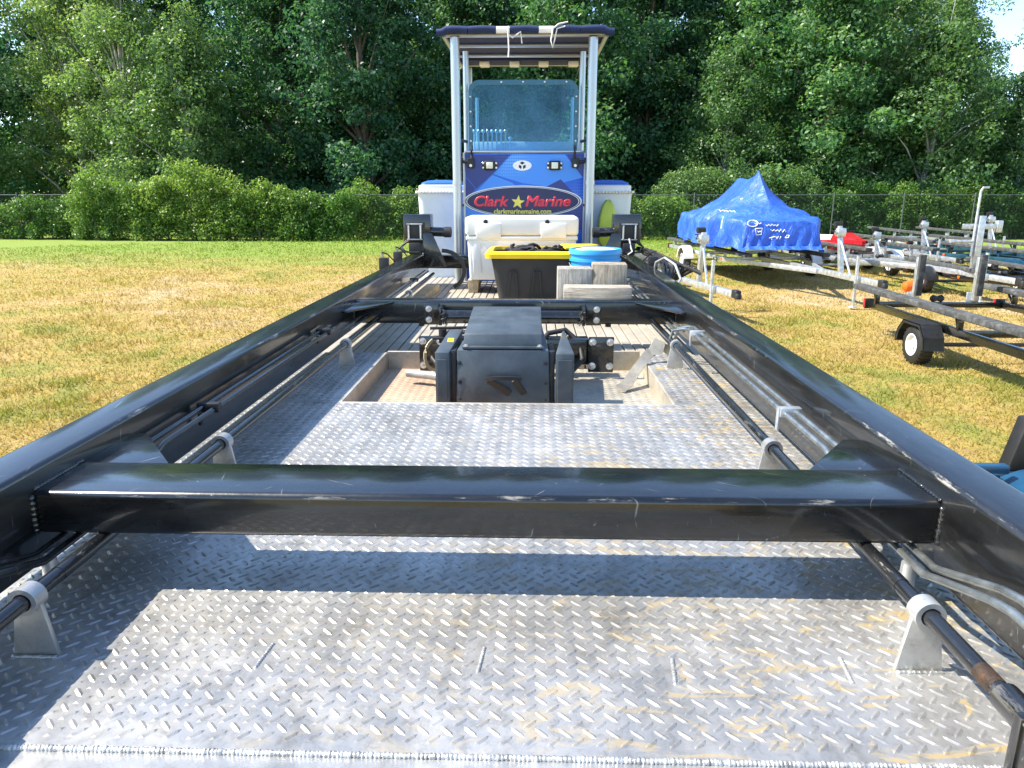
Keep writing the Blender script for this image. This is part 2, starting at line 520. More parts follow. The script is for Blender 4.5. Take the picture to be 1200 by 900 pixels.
M['panel'] = panel_mat('blue_vinyl', (0.018, 0.105, 0.55), (0.12, 0.35, 0.82))
M['panel_l'] = panel_mat('light_blue_vinyl', (0.04, 0.24, 0.74), (0.24, 0.52, 0.90))
M['panel_d'] = panel_mat('dark_blue_vinyl', (0.008, 0.030, 0.20), (0.02, 0.08, 0.4))

def glass_mat():
    m, nt, b = newmat('tinted_polycarbonate')
    out = nt.nodes.get('Material Output')
    tr = nt.nodes.new('ShaderNodeBsdfTransparent'); tr.inputs[0].default_value = (0.54, 0.80, 0.95, 1)
    b.inputs['Base Color'].default_value = (0.18, 0.42, 0.62, 1)
    b.inputs['Roughness'].default_value = 0.08
    n = ramp(nt, noise(nt, 3.0, 5, 0.6, geo_pos(nt)), [(0.3, 0.10), (0.75, 0.30)])
    mx = nt.nodes.new('ShaderNodeMixShader')
    nt.links.new(n, mx.inputs[0])
    nt.links.new(tr.outputs[0], mx.inputs[1]); nt.links.new(b.outputs[0], mx.inputs[2])
    nt.links.new(mx.outputs[0], out.inputs['Surface'])
    return m
M['glass'] = glass_mat()
M['glass_rim'] = plain('teal_screen_edging', (0.02, 0.12, 0.20), 0.25, 0.0, 0.1, 10, 0.02)

def ground_color(nt):
    """straw and green lawn colour from world position, shared by soil and blades"""
    p = geo_pos(nt)
    big = noise(nt, 0.22, 6, 0.62, p, 0.7)
    med = noise(nt, 1.15, 6, 0.7, p, 0.6)
    av = nt.nodes.new('ShaderNodeMath'); av.operation = 'MULTIPLY_ADD'
    nt.links.new(med, av.inputs[0]); av.inputs[1].default_value = 0.55
    hb_ = nt.nodes.new('ShaderNodeMath'); hb_.operation = 'MULTIPLY_ADD'
    nt.links.new(big, hb_.inputs[0]); hb_.inputs[1].default_value = 0.75; hb_.inputs[2].default_value = -0.105
    nt.links.new(hb_.outputs[0], av.inputs[2])
    c = ramp(nt, av.outputs[0], [(0.34, (0.17, 0.225, 0.028)), (0.44, (0.29, 0.28, 0.045)), (0.53, (0.42, 0.305, 0.070)), (0.62, (0.47, 0.335, 0.125)), (0.72, (0.52, 0.41, 0.23))])
    sp = nt.nodes.new('ShaderNodeSeparateXYZ'); nt.links.new(p, sp.inputs[0])
    ed = nt.nodes.new('ShaderNodeMath'); ed.operation = 'MULTIPLY_ADD'
    nt.links.new(noise(nt, 0.30, 4, 0.6, p), ed.inputs[0]); ed.inputs[1].default_value = 14.0
    nt.links.new(sp.outputs[1], ed.inputs[2])
    mr = nt.nodes.new('ShaderNodeMapRange'); nt.links.new(ed.outputs[0], mr.inputs['Value'])
    mr.inputs['From Min'].default_value = 25.5; mr.inputs['From Max'].default_value = 33.0
    c = mix(nt, mr.outputs[0], c, (0.19, 0.30, 0.022))
    return c, p

def ground_mat():
    m, nt, b = newmat('dry_lawn')
    c, p = ground_color(nt)
    f = noise(nt, 9.0, 8, 0.75, p, 0.5)
    c = mix(nt, ramp(nt, f, [(0.38, 0.55), (0.62, 0.0)]), c, (0.15, 0.10, 0.045))
    nt.links.new(c, b.inputs['Base Color'])
    b.inputs['Roughness'].default_value = 0.95
    bump(nt, b, noise(nt, 28, 6, 0.75, p), 0.9, 0.03)
    return m

def blade_mat():
    m, nt, b = newmat('grass_blades')
    c, p = ground_color(nt)
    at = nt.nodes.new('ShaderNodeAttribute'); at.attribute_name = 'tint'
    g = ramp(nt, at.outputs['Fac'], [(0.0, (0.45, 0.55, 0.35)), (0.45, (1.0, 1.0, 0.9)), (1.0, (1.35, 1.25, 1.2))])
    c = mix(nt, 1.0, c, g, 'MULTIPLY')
    nt.links.new(c, b.inputs['Base Color'])
    b.inputs['Roughness'].default_value = 0.6
    tr = nt.nodes.new('ShaderNodeBsdfTranslucent'); nt.links.new(c, tr.inputs['Color'])
    mx = nt.nodes.new('ShaderNodeMixShader'); mx.inputs[0].default_value = 0.45
    out = nt.nodes.get('Material Output')
    nt.links.new(b.outputs[0], mx.inputs[1]); nt.links.new(tr.outputs[0], mx.inputs[2])
    nt.links.new(mx.outputs[0], out.inputs['Surface'])
    return m

def tarp_mat():
    m, nt, b = newmat('blue_tarp')
    p = coords(nt)
    c = ramp(nt, noise(nt, 2.0, 6, 0.6, p), [(0.3, (0.014, 0.075, 0.44)), (0.7, (0.035, 0.135, 0.62))])
    sc = ramp(nt, noise(nt, 5.0, 6, 0.7, coords(nt, 'Object', (1, 1, 0.25)), 0.8), [(0.70, 0.0), (0.76, 0.7)])
    c = mix(nt, sc, c, (0.45, 0.58, 0.85))
    nt.links.new(c, b.inputs['Base Color'])
    b.inputs['Roughness'].default_value = 0.42
    bump(nt, b, noise(nt, 7.0, 5, 0.6, coords(nt, 'Object', (1, 1, 0.4)), 0.6), 0.8, 0.09)
    return m
M['tarp'] = tarp_mat()

# ------------------------------------------------------------------ ground
g = P()
N = 60
xs = np.linspace(-320, 320, N + 1); ys = np.linspace(-120, 520, N + 1)
for j in range(N + 1):
    for i in range(N + 1):
        g.v.append((xs[i], ys[j], 0.0))
for j in range(N):
    for i in range(N):
        a = j * (N + 1) + i
        g.f.append((a, a + 1, a + N + 2, a + N + 1))
go = g.build('ground', ground_mat(), None, world=False)
kind(go, 'structure')

def mesh_from_arrays(name, V, Fq, mat, tint=None, parent=None, quad=True):
    k = 4 if quad else 3
    me = bpy.data.meshes.new(name)
    nv, nf = len(V), len(Fq)
    me.vertices.add(nv); me.vertices.foreach_set('co', np.ascontiguousarray(V, dtype=np.float32).ravel())
    me.loops.add(nf * k); me.loops.foreach_set('vertex_index', np.ascontiguousarray(Fq, dtype=np.int32).ravel())
    me.polygons.add(nf)
    me.polygons.foreach_set('loop_start', np.arange(nf, dtype=np.int32) * k)
    me.update(calc_edges=True)
    if tint is not None:
        at = me.attributes.new('tint', 'FLOAT', 'POINT')
        at.data.foreach_set('value', np.ascontiguousarray(tint, dtype=np.float32))
    me.materials.append(mat)
    o = bpy.data.objects.new(name, me); COL.objects.link(o)
    if parent is not None: o.parent = parent
    return o

def make_grass():
    n = 480000
    d = np.exp(rng.uniform(math.log(1.9), math.log(34.0), n))
    a = rng.uniform(-R(58), R(58), n)
    x = d * np.sin(a); y = d * np.cos(a) + rng.normal(0, 0.05, n)
    keep = ~((x > -0.98) & (x < 0.82) & (y > -1) & (y < 7.2)) & (y < 33.0)
    x, y, d = x[keep], y[keep], d[keep]; n = len(x)
    edge = np.clip((y - 30.6) / 1.6, 0, 1)
    # tufts: longer in noise patches
    patch = 0.5 + 0.5 * np.sin(x * 1.7 + np.sin(y * 1.3) * 2) * np.sin(y * 1.9 + np.sin(x * 0.9) * 2)
    tall = (np.sin(x * 3.1 + 1.7 * np.sin(y * 2.3)) * np.sin(y * 2.7 + 1.3 * np.sin(x * 1.9)) > 0.62) * rng.uniform(0.3, 1.6, n)
    h = rng.uniform(0.016, 0.05, n) * (0.55 + 0.7 * patch + tall) * (1 + 0.012 * d) * (1 + 3.5 * edge * rng.random(n))
    w = 0.0030 + 0.00042 * d
    th = rng.uniform(0, 2 * math.pi, n)
    lean = rng.normal(0, 0.75, (n, 2)) * h[:, None]
    dx, dy = np.cos(th) * w, np.sin(th) * w
    V = np.zeros((n, 3, 3))
    V[:, 0] = np.stack([x - dx, y - dy, np.full(n, -0.003)], 1)
    V[:, 1] = np.stack([x + dx, y + dy, np.full(n, -0.003)], 1)
    V[:, 2] = np.stack([x + lean[:, 0], y + lean[:, 1], h], 1)
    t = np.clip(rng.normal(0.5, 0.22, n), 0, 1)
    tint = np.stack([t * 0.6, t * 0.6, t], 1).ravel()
    F = np.arange(n * 3).reshape(n, 3)
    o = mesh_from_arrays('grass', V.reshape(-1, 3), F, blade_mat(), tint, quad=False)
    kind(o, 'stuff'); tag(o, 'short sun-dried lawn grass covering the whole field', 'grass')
make_grass()

# ------------------------------------------------------------------ foliage
def leaf_arrays(C, Nn, size, tint0, spread=0.9, r=None):
    """C: leaf centres, Nn: preferred normals, diamond leaves"""
    r = r or rng
    n = len(C)
    nr = Nn + r.normal(0, spread, (n, 3))
    nr /= np.linalg.norm(nr, axis=1)[:, None] + 1e-9
    t = np.cross(nr, r.normal(0, 1, (n, 3))); t /= np.linalg.norm(t, axis=1)[:, None] + 1e-9
    b = np.cross(nr, t)
    s = size * r.uniform(0.65, 1.3, n)
    V = np.zeros((n, 4, 3))
    fold = nr * (s * 0.12)[:, None]
    V[:, 0] = C - t * s[:, None] * 0.5
    V[:, 1] = C + b * (s * 0.30)[:, None] + fold - t * (s * 0.08)[:, None]
    V[:, 2] = C + t * s[:, None] * 0.5
    V[:, 3] = C - b * (s * 0.30)[:, None] + fold - t * (s * 0.08)[:, None]
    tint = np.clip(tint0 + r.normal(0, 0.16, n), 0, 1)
    return V.reshape(-1, 3), np.arange(n * 4).reshape(n, 4), np.repeat(tint, 4)

def clump_cloud(centres, radii, per, leaf, r, flat=0.7, droop=0.0, axis=None):
    """leaves spread in lens-shaped sprays around the clump centres"""
    Vs, Fs, Ts = [], [], []
    base = 0
    for c, rad in zip(centres, radii):
        k = max(6, int(per * (rad ** 1.6)))
        d = r.normal(0, 1, (k, 3)); d /= np.linalg.norm(d, axis=1)[:, None]
        rr = rad * r.uniform(0.25, 1.0, k) ** 0.6
        pos = d * rr[:, None]
        pos[:, 2] *= flat
        pos[:, 2] -= droop * (pos[:, 0] ** 2 + pos[:, 1] ** 2) / max(rad, 0.1)
        nrm = d.copy(); nrm[:, 2] += 0.75
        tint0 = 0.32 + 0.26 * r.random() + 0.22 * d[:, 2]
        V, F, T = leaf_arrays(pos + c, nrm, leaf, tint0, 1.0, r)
        Vs.append(V); Fs.append(F + base); Ts.append(T); base += len(V)
    return np.concatenate(Vs), np.concatenate(Fs), np.concatenate(Ts)

def tree_proto(name, seed, H, rad, low, leafm, leaf=0.2, per=150, nl=11, ncl=24, bark='bark', conic=0.4):
    r = np.random.default_rng(seed); rd = random.Random(seed)
    root = thing(name, 'tree', 'tree')
    t = P()
    # trunk with a gentle sway
    n = 9; pts = []; rs = []
    sx, sy = rd.uniform(-.5, .5), rd.uniform(-.5, .5)
    for i in range(n):
        u = i / (n - 1)
        pts.append(Vector((sx * math.sin(u * 2.6), sy * math.sin(u * 3.1), -0.1 + u * H * 0.93)))
        rs.append(0.022 * H * (1 - u) ** 0.8 * 0.55 + 0.025)
    t.tube(pts, rs, 9)
    cents, rads = [], []
    for i in range(nl):
        u = (i + 0.5) / nl
        z = low + (H - low) * u
        prof = math.sin(math.pi * (0.22 + 0.75 * u ** (0.9))) * (1 - conic * u)
        a = i * 2.4 + rd.uniform(-.5, .5)
        L = rad * prof * rd.uniform(0.75, 1.15)
        k = min(n - 2, int(u * 0.8 * (n - 1)))
        p0 = pts[k]
        for q in range(3):
            aa = a + q * 2.09 + rd.uniform(-.35, .35)
            LL = L * rd.uniform(0.65, 1.1)
            tip = Vector((p0.x + math.cos(aa) * LL, p0.y + math.sin(aa) * LL, z + rd.uniform(-.3, .6)))
            mid = (p0 + tip) / 2 + Vector((0, 0, 0.35 * LL * 0.4))
            t.tube([p0, mid, tip], [rs[k] * 0.45, rs[k] * 0.25, 0.015], 5, cap=False)
            m_ = ncl // 3
            for _ in range(m_):
                f = rd.uniform(0.45, 1.08)
                c = p0.lerp(tip, f) + Vector((rd.gauss(0, .42 * rad * .34), rd.gauss(0, .42 * rad * .34), rd.gauss(0, 0.55)))
                if c.z < low * 0.5: c.z = low * 0.5 + rd.random()
                cents.append(np.array(c)); rads.append(rd.uniform(0.38, 0.95) * rad / 4.0 + 0.12)
    tr = t.build('trunk', M[bark], root, world=False, ang=60)
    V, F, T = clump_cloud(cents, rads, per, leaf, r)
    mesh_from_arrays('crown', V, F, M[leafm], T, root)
    return root

protos = {
    'a': tree_proto('maple_tree', 11, 18.0, 4.6, 1.2, 'leaf_a', 0.225, 150, 13, 27),
    'b': tree_proto('birch_tree', 12, 17.0, 3.8, 1.6, 'leaf_b', 0.18, 165, 14, 24, 'bark_pale'),
    'c': tree_proto('ash_tree', 13, 20.0, 4.8, 1.0, 'leaf_c', 0.235, 140, 14, 27),
    'd': tree_proto('alder_tree', 14, 13.0, 4.0, 0.5, 'leaf_a', 0.20, 160, 11, 27),
    'e': tree_proto('young_birch_tree', 15, 9.0, 3.0, 0.3, 'leaf_b', 0.16, 190, 9, 27, 'bark_pale'),
}
used_proto = set()

def place(key, X, Y, rz, s, label, group='trees along the far side of the fence', sz=1.0):
    pr = protos[key]
    if key in used_proto: o = copy_tree(pr)
    else:
        o = pr; used_proto.add(key)
    o.location = (X, Y, 0); o.rotation_euler = (0, 0, rz); o.scale = (s, s, s * sz)
    tag(o, label, 'tree', group)
    return o

F0 = 33.0   # fence line
trees = [
    # edge of the wood, left to right: crowns standing forward alternate with recessed ones
    ('d', -33.0, 41.5, 0.3, 1.10, 'broad dark tree at the very left edge of the photo'),
    ('b', -26.8, 44.5, 1.1, 1.10, 'second tree from the left edge, pale loose leaves'),
    ('b', -20.8, 39.2, 2.2, 0.92, 'light green fine leaved tree rising just above the tall vine mound'),
    ('e', -17.6, 37.4, 0.2, 1.15, 'young pale tree low behind the tall vine mound'),
    ('a', -14.6, 44.0, 0.5, 1.05, 'dark broadleaf tree above the middle of the vine hedge'),
    ('c', -8.8, 40.0, 1.9, 0.95, 'tall dark tree left of the console tower with hanging leaf sprays'),
    ('a', -3.4, 44.6, 3.3, 1.06, 'leafy tree directly behind the left tower pole'),
    ('d', 1.2, 39.6, 4.1, 1.15, 'green tree seen through the tinted windscreen'),
    ('c', 6.4, 44.2, 5.0, 1.02, 'dark tree just right of the console tower'),
    ('a', 11.4, 42.0, 0.9, 0.98, 'deep green tree behind the left part of the blue tarp'),
    ('d', 14.6, 38.4, 1.4, 1.05, 'bushy mid green tree behind the peak of the blue tarp'),
    ('b', 18.6, 42.5, 2.6, 1.08, 'tall pale tree with whitish trunk showing right of the blue tarp'),
    ('e', 18.2, 37.0, 0.4, 1.20, 'young tree with yellowish sprays behind the red watercraft'),
    ('e', 9.4, 37.2, 2.2, 0.95, 'young tree low behind the left part of the blue tarp'),
    ('b', 20.6, 39.4, 4.4, 0.74, 'pale slender tree at the left border of the sky gap'),
    ('e', 23.4, 37.4, 5.4, 0.92, 'rounded green tree behind the tall galvanised mast'),
    ('e', 26.2, 38.4, 2.9, 0.95, 'low light green tree under the patch of sky'),
    # back row
    ('c', -45.0, 47.0, 1.0, 0.95, 'dim tree cut off by the left edge of the photo'),
    ('c', -38.5, 50.0, 2.0, 1.05, 'tall tree in the back row behind the leftmost tree'),
    ('c', -30.2, 51.0, 0.2, 1.12, 'tall back row tree between the two leftmost trees'),
    ('a', -23.4, 50.5, 4.0, 1.22, 'back row tree above the light green fine leaved tree'),
    ('c', -17.0, 52.0, 5.2, 1.15, 'dark back row tree above the vine hedge middle'),
    ('c', -10.8, 50.2, 3.0, 1.16, 'back row tree left of the canopy, deep shade'),
    ('a', -5.0, 51.0, 1.2, 1.26, 'back row tree above the left corner of the canopy'),
    ('c', 0.6, 50.4, 0.8, 1.12, 'back row tree above the middle of the canopy'),
    ('a', 7.0, 51.2, 2.4, 1.24, 'back row tree above the right corner of the canopy'),
    ('c', 13.0, 50.5, 4.6, 1.10, 'tall dark back row tree above the blue tarp'),
    ('b', 18.6, 50.0, 5.7, 1.28, 'highest pale tree in the back row right of the blue tarp'),
    ('a', 22.6, 51.0, 3.6, 0.98, 'back row tree left of the patch of sky'),
    ('d', 26.4, 46.5, 3.1, 0.74, 'rounded tree just left below the patch of sky'),
    ('d', 33.2, 46.0, 4.9, 0.84, 'round tree at the right edge below the patch of sky'),
    ('d', 29.6, 45.0, 1.7, 0.80, 'small hazy tree in the back row under the sky gap'),
]
for k_, X, Y, rz, s_, lab in trees:
    place(k_, X, Y, rz, s_, lab)

def shrub(name, X0, X1, Y, z0, z1, leafm, label, leaf=0.105, n=70, dep=0.75, rmin=0.16, rmax=0.46, per=430, cat='shrub', group=None, seed=1):
    r = np.random.default_rng(seed)
    root = thing(name, label, cat, ((X0 + X1) / 2, Y, 0), 0, group)
    hw = (X1 - X0) / 2
    cents, rads = [], []
    st = P()
    for i in range(n):
        x = r.uniform(-hw, hw)
        top = z0 + (z1 - z0) * (1 - 0.16 * abs(x / hw) ** 3.5) * r.uniform(0.80, 1.05) * (1 + .11 * math.sin((x + X0) * 1.3 + seed) + .05 * math.sin((x + X0) * 3.1))
        z = top * r.uniform(0, 1) ** 0.75
        y = r.uniform(-1, 1) * dep * (1 - 0.45 * z / z1)
        cents.append(np.array((x, y, max(z, 0.10)))); rads.append(r.uniform(rmin, rmax))
    for i in range(max(3, n // 14)):
        c = cents[r.integers(0, n)]
        st.tube([(c[0] * 0.7, c[1] * 0.4, -0.05), (c[0] * 0.85, c[1] * 0.7, c[2] * 0.55), tuple(c)], [0.03, 0.02, 0.008], 5, cap=False)
    st.build('stem', M['bark'], root, world=False, ang=60)
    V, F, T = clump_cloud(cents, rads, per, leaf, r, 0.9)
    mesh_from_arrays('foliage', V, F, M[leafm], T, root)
    return root

# vine covered fence and shrubs, left side
hg = 'vine and shrub mounds along the left fence'
shrub('dark_shrub', -27.5, -23.0, 33.4, 0, 1.8, 'leaf_s', 'dark low shrub at the left edge below the trees', n=170, seed=21, group=hg)
shrub('dark_shrub', -23.6, -19.2, 33.2, 0, 1.85, 'leaf_s', 'green shrub just left of the tall vine mound', n=180, seed=22, group=hg)
shrub('vine_mound', -20.4, -16.0, 32.5, 0, 2.55, 'leaf_v', 'left shoulder of the tall vine mound on the fence', n=260, seed=23, cat='vine', group=hg)
shrub('vine_mound', -17.4, -12.6, 32.4, 0, 3.05, 'leaf_v', 'tallest vine mound arching over the fence on the left', n=320, seed=24, cat='vine', group=hg)
shrub('vine_mound', -13.8, -10.2, 32.35, 0, 2.2, 'leaf_v', 'yellow green vine mound right of the tallest one', n=240, seed=25, cat='vine', group=hg)
shrub('vine_mound', -11.2, -7.9, 32.4, 0, 2.1, 'leaf_v', 'bright vine mound left of the bare fence post', n=240, seed=26, cat='vine', group=hg)
shrub('hedge_shrub', -8.6, -5.2, 33.7, 0, 2.25, 'leaf_v', 'green shrub behind the chain link by the left winch', n=220, seed=27, group=hg)
shrub('hedge_shrub', -5.6, -1.8, 33.8, 0, 2.2, 'leaf_s', 'green shrub hidden mostly behind the left white tank', n=160, seed=28, group=hg)
rg = 'shrubs along the right fence'
shrub('hedge_shrub', 3.4, 7.2, 33.6, 0, 2.0, 'leaf_v', 'bright green shrub between the right winch and blue tarp', n=200, seed=31, group=rg)
shrub('tall_shrub', 5.6, 9.4, 35.4, 0, 2.9, 'leaf_b', 'pale shrub left of the blue tarp peak', n=260, seed=32, rmax=0.55, dep=1.2, group=rg)
shrub('tall_shrub', 9.2, 13.2, 35.0, 0, 3.0, 'leaf_b', 'green shrub behind the blue tarp peak', n=280, seed=33, rmax=0.5, dep=1.1, group=rg)
shrub('tall_shrub', 12.6, 16.4, 34.6, 0, 2.3, 'leaf_s', 'low dark green shrub right of the blue tarp', n=240, seed=34, group=rg)
shrub('tall_shrub', 16.0, 20.2, 34.4, 0, 2.5, 'leaf_v', 'yellow green shrub behind the red watercraft trailer', n=270, seed=35, group=rg)
shrub('tall_shrub', 19.8, 24.0, 34.6, 0, 2.3, 'leaf_s', 'green shrub behind the tall galvanised mast', n=240, seed=36, group=rg)
shrub('tall_shrub', 23.6, 29.5, 34.6, 0, 2.6, 'leaf_v', 'light green shrub at the right edge beyond the fence', n=320, seed=37, group=rg)

def far_wood():
    r = np.random.default_rng(77)
    cents, rads = [], []
    for i in range(2600):
        x = r.uniform(-66, 64); zmax = 13.0 if x < 26 else 6.0
        cents.append(np.array((x, r.uniform(57, 63), zmax * r.random()))); rads.append(r.uniform(0.8, 1.7))
    V, F, T = clump_cloud(cents, rads, 42, 0.5, r)
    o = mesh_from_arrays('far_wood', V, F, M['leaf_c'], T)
    kind(o, 'stuff'); tag(o, 'dim depth of the wood behind the tree rows', 'woodland')
far_wood()

# ------------------------------------------------------------------ chain link fence
M['fence'] = plain('dull_fence_wire', (0.11, 0.12, 0.12), 0.6, 0.5, 0.2, 8, 0.05)
def fence():
    root = thing('chain_link_fence', 'grey chain link fence running along the edge of the trees', 'fence', (0, F0, 0))
    z = 1.95
    P().tube([(-30, 0, z), (34, 0, z)], 0.018, 8).build('top_rail', M['fence'], root, world=False)
    post = P().tube([(0, -0.03, -0.2), (0, -0.03, z + 0.06)], 0.028, 8).lathe([(0.036, 0), (0.03, 0.03), (0.01, 0.045)], (0, -0.03, z + 0.05), n=8)
    po = None
    for i in range(22):
        x = -29.2 + i * 3.02
        if po is None:
            po = post.build('post', M['fence'], root, world=False); po.location = (x, 0, 0)
        else: share(po, root, (x, 0, 0))
    m = P(); w = 0.0022
    nn = int(64 / 0.085)
    for i in range(nn):
        x = -30 + i * 0.085
        for s in (-1, 1):
            x1 = x + s * 1.9
            m.add([(x - w, 0.03, 0.03), (x + w, 0.03, 0.03), (x1 + w, 0.03, 1.93), (x1 - w, 0.03, 1.93)], [(0, 1, 2, 3)])
    kind(m.build('wire_mesh', M['fence'], root, world=False, ang=0, fix=False), 'stuff')
fence()

# ------------------------------------------------------------------ barge
XL, XR = -1.00, 0.83          # deck edges
XC = -0.085
ZD = 1.332                      # tread plate
ZW = 1.260                     # well floor
ZS = 1.29                      # slats
Y0, YW0, YW1, YE = 0.746, 2.30, 3.07, 7.0
WX0, WX1 = -0.628, 0.463
barge = thing('work_barge', 'aluminium work barge with tread plate deck and recessed well', 'barge', (XC, 3.5, 0))

h = P()
h.hexa([(XL + .18, 0.95, -0.02), (XR - .18, 0.95, -0.02), (XR - .18, YE - .2, -0.02), (XL + .18, YE - .2, -0.02)],
       [(XL + .01, 0.60, 1.21), (XR - .01, 0.60, 1.21), (XR - .01, YE, 1.21), (XL + .01, YE, 1.21)], 0.02)
h.build('hull', M['alu_bar'], barge)

def tread(xa, xb, ya, yb, z, ph=(0, 0), hgt=0.0020, excl=None):
    """raised lozenges of checker plate, alternate diagonals"""
    V, F = [], []
    c = 0.0305
    nx = int((xb - xa) / c) + 1; ny = int((yb - ya) / c) + 1
    Ls, W = 0.0142, 0.0048
    base = 0
    for j in range(ny):
        for i in range(nx):
            for q in (0, 1):
                x = xa + (i + 0.5 * q + 0.3) * c + ph[0]; y = ya + (j + 0.5 * q + 0.3) * c + ph[1]
                if x < xa + .012 or x > xb - .012 or y < ya + .012 or y > yb - .012: continue
                if excl and excl(x, y): continue
                s = 0.7071 if q else -0.7071
                ux, uy = 0.7071, s
                vx, vy = -uy, ux
                hh = hgt * random.uniform(0.7, 1.15)
                pts = [(-1, 0, 0), (-0.45, -1, 0), (0.45, -1, 0), (1, 0, 0), (0.45, 1, 0), (-0.45, 1, 0), (-0.55, 0, 1), (0.55, 0, 1)]
                for (a, b_, h_) in pts:
                    V.append((x + ux * a * Ls + vx * b_ * W, y + uy * a * Ls + vy * b_ * W, z - 0.0004 + h_ * hh))
                for f in ((0, 1, 6), (1, 2, 7, 6), (2, 3, 7), (3, 4, 7), (4, 5, 6, 7), (5, 0, 6)):
                    F.append(tuple(k + base for k in f))
                base += 8
    p = P(); p.v = V; p.f = F
    return p

def deck_plate(xa, xb, ya, yb, z0, z1, mat, wavy=True, excl=None):
    p = P().box(xa, xb, ya, yb, z0, z1, 0.002, 1)
    o = p.build('tread_plate', mat, barge)
    t = tread(xa, xb, ya, yb, z1, excl=excl).build('raised_lozenges', mat, o, ang=0, fix=False)
    kind(t, 'stuff')
    return o
scars = [(0.205, 0.915), (0.455, 0.925), (-0.075, 0.935), (-0.40, 0.935)]
deck_plate(XL, XR, Y0, YW0, 1.324, ZD, M['alu'], excl=lambda x, y: any(abs(x - a) < .008 and abs(y - b) < .05 for a, b in scars))
deck_plate(XL, WX0, YW0 + .002, YW1, 1.324, ZD, M['alu'])
deck_plate(WX1, XR, YW0 + .002, YW1, 1.324, ZD, M['alu'])
deck_plate(WX0 - .02, -0.085, YW0 - .02, YW1 + .05, 1.250, ZW, M['alu_rust'])
deck_plate(-0.083, WX1 + .02, YW0 - .02, YW1 + .05, 1.250, ZW - .0012, M['alu_pale'])
for (a, b_, c, d) in ((WX0 - .010, WX0 - .0005, YW0, YW1), (WX1 + .0005, WX1 + .010, YW0, YW1), (WX0, WX1, YW0 - .012, YW0 - .003)):
    P().box(a, b_, c, d, 1.252, ZD + .0015, 0.002, 1).build('well_wall', M['alu_pale'], barge)
P().box(WX0, -0.36, YW1 - .002, YW1 + .010, 1.252, ZD + .006, 0.002, 1).build('well_wall', M['alu_pale'], barge)
P().box(0.25, WX1, YW1 - .002, YW1 + .010, 1.252, ZD + .012, 0.002, 1).build('well_wall', M['alu_pale'], barge)
# bow bar and its weld
P().box(XL, XR, 0.55, Y0 - .0015, 1.28, ZD - .003, 0.004, 2).build('bow_bar', M['alu_bar'], barge)
def bead(p0, p1, r0, step, mat, name, parent, flat=0.5):
    p0, p1 = Vector(p0), Vector(p1); L = (p1 - p0).length; n = int(L / step)
    pts, rs = [], []
    for i in range(n * 3 + 1):
        u = i / (n * 3)
        q = p0.lerp(p1, u) + Vector((random.uniform(-1, 1), random.uniform(-1, 1), random.uniform(-1, 1))) * r0 * 0.10
        pts.append(q); rs.append(r0 * (1.0 if i % 3 else 0.74) * random.uniform(0.9, 1.1))
    return P().tube(pts, rs, 7).build(name, mat, parent, ang=70)
bead((XL, Y0 - .002, ZD - .0025), (XR, Y0 - .002, ZD - .0025), 0.0046, 0.0052, M['weld'], 'weld_seam', barge)
for a, b_ in scars:
    bead((a, b_ - .03, ZD - .0004), (a + .006, b_ + .03, ZD - .0004), 0.0032, 0.005, M['alu_bar'], 'weld_scar', barge)
# slatted after deck
slat = None
nsl = 36
for i in range(nsl):
    x = XL + 0.012 + (i + 0.5) * 0.0508
    if slat is None:
        slat = P().box(x - .0222, x + .0222, YW1 + .014, YE - .02, 1.252, ZS, 0.002, 1).build('deck_slat', M['slat'], barge)
        sx0 = x
    else:
        share(slat, barge, (x - sx0, 0, random.uniform(-.0015, .0012)))
for yb in (3.0, 3.9, 4.8, 5.7, 6.6):
    P().box(XL + .02, XR - .02, yb + .03, yb + .09, 1.212, 1.25, 0.002, 1).build('slat_bearer', M['alu_pale'], barge)

# hinge brackets welded to the deck
def bracket(x, y, side):
    zc, rr = 2 - .575, 0.0185
    p = P()
    prof = [(-0.034, ZD - .001), (0.034, ZD - .001), (0.019, zc), (-0.019, zc)]
    p.prism([(x + a, y - .004, z) for a, z in prof], (0, .008, 0), 0.001)
    o = p.build('rod_bracket', M['alu_bar'], barge)
    P().ring((x, y, zc), (0, 1, 0), rr + .003, 0.0140, 0.027, 28).build('bushing', M['alu_bar'], o)
    bead((x - .034, y - .008, ZD), (x + .034, y - .008, ZD), 0.0036, 0.007, M['weld'], 'weld_seam', o)
for y in (0.93, 1.62, 2.80, 4.3):
    bracket(0.562, y, 1); bracket(-0.738, y, -1)

# ------------------------------------------------------------------ lift frame
frame = thing('steel_lift_frame', 'black steel lift frame of two long rails and three crossbeams', 'frame', (XC, 3.4, 1.36))
ZR, ZRB = 1.55, 1.378
rails = {}
for x0, x1 in ((-0.945, -0.845), (0.672, 0.772)):
    o = P().box(x0, x1, 0.35, 5.92, ZRB, ZR, 0.0105, 4).build('rail', M['black_top'], frame)
    rails[x0] = o
    P().box(x0 + .008, x1 - .008, 5.90, 5.925, ZRB + .008, ZR - .008, 0.004).build('end_cap', M['black'], o)
XI0, XI1 = -0.845, 0.672
zb = 2 - .487
b1 = P().box(XI0 - .004, XI1 + .004, 1.116, 1.264, 2 - .566, zb, 0.011, 4).build('crossbeam', M['black_beam'], frame)
b2 = P().box(XI0 - .004, XI1 + .004, 3.386, 3.496, 2 - .596, zb, 0.010, 3).build('crossbeam', M['black_beam'], frame)
b3 = P().box(XI0 - .004, XI1 + .004, 5.80, 5.90, 2 - .575, 2 - .471, 0.009, 3).build('crossbeam', M['black_beam'], frame)
zg = 1.5
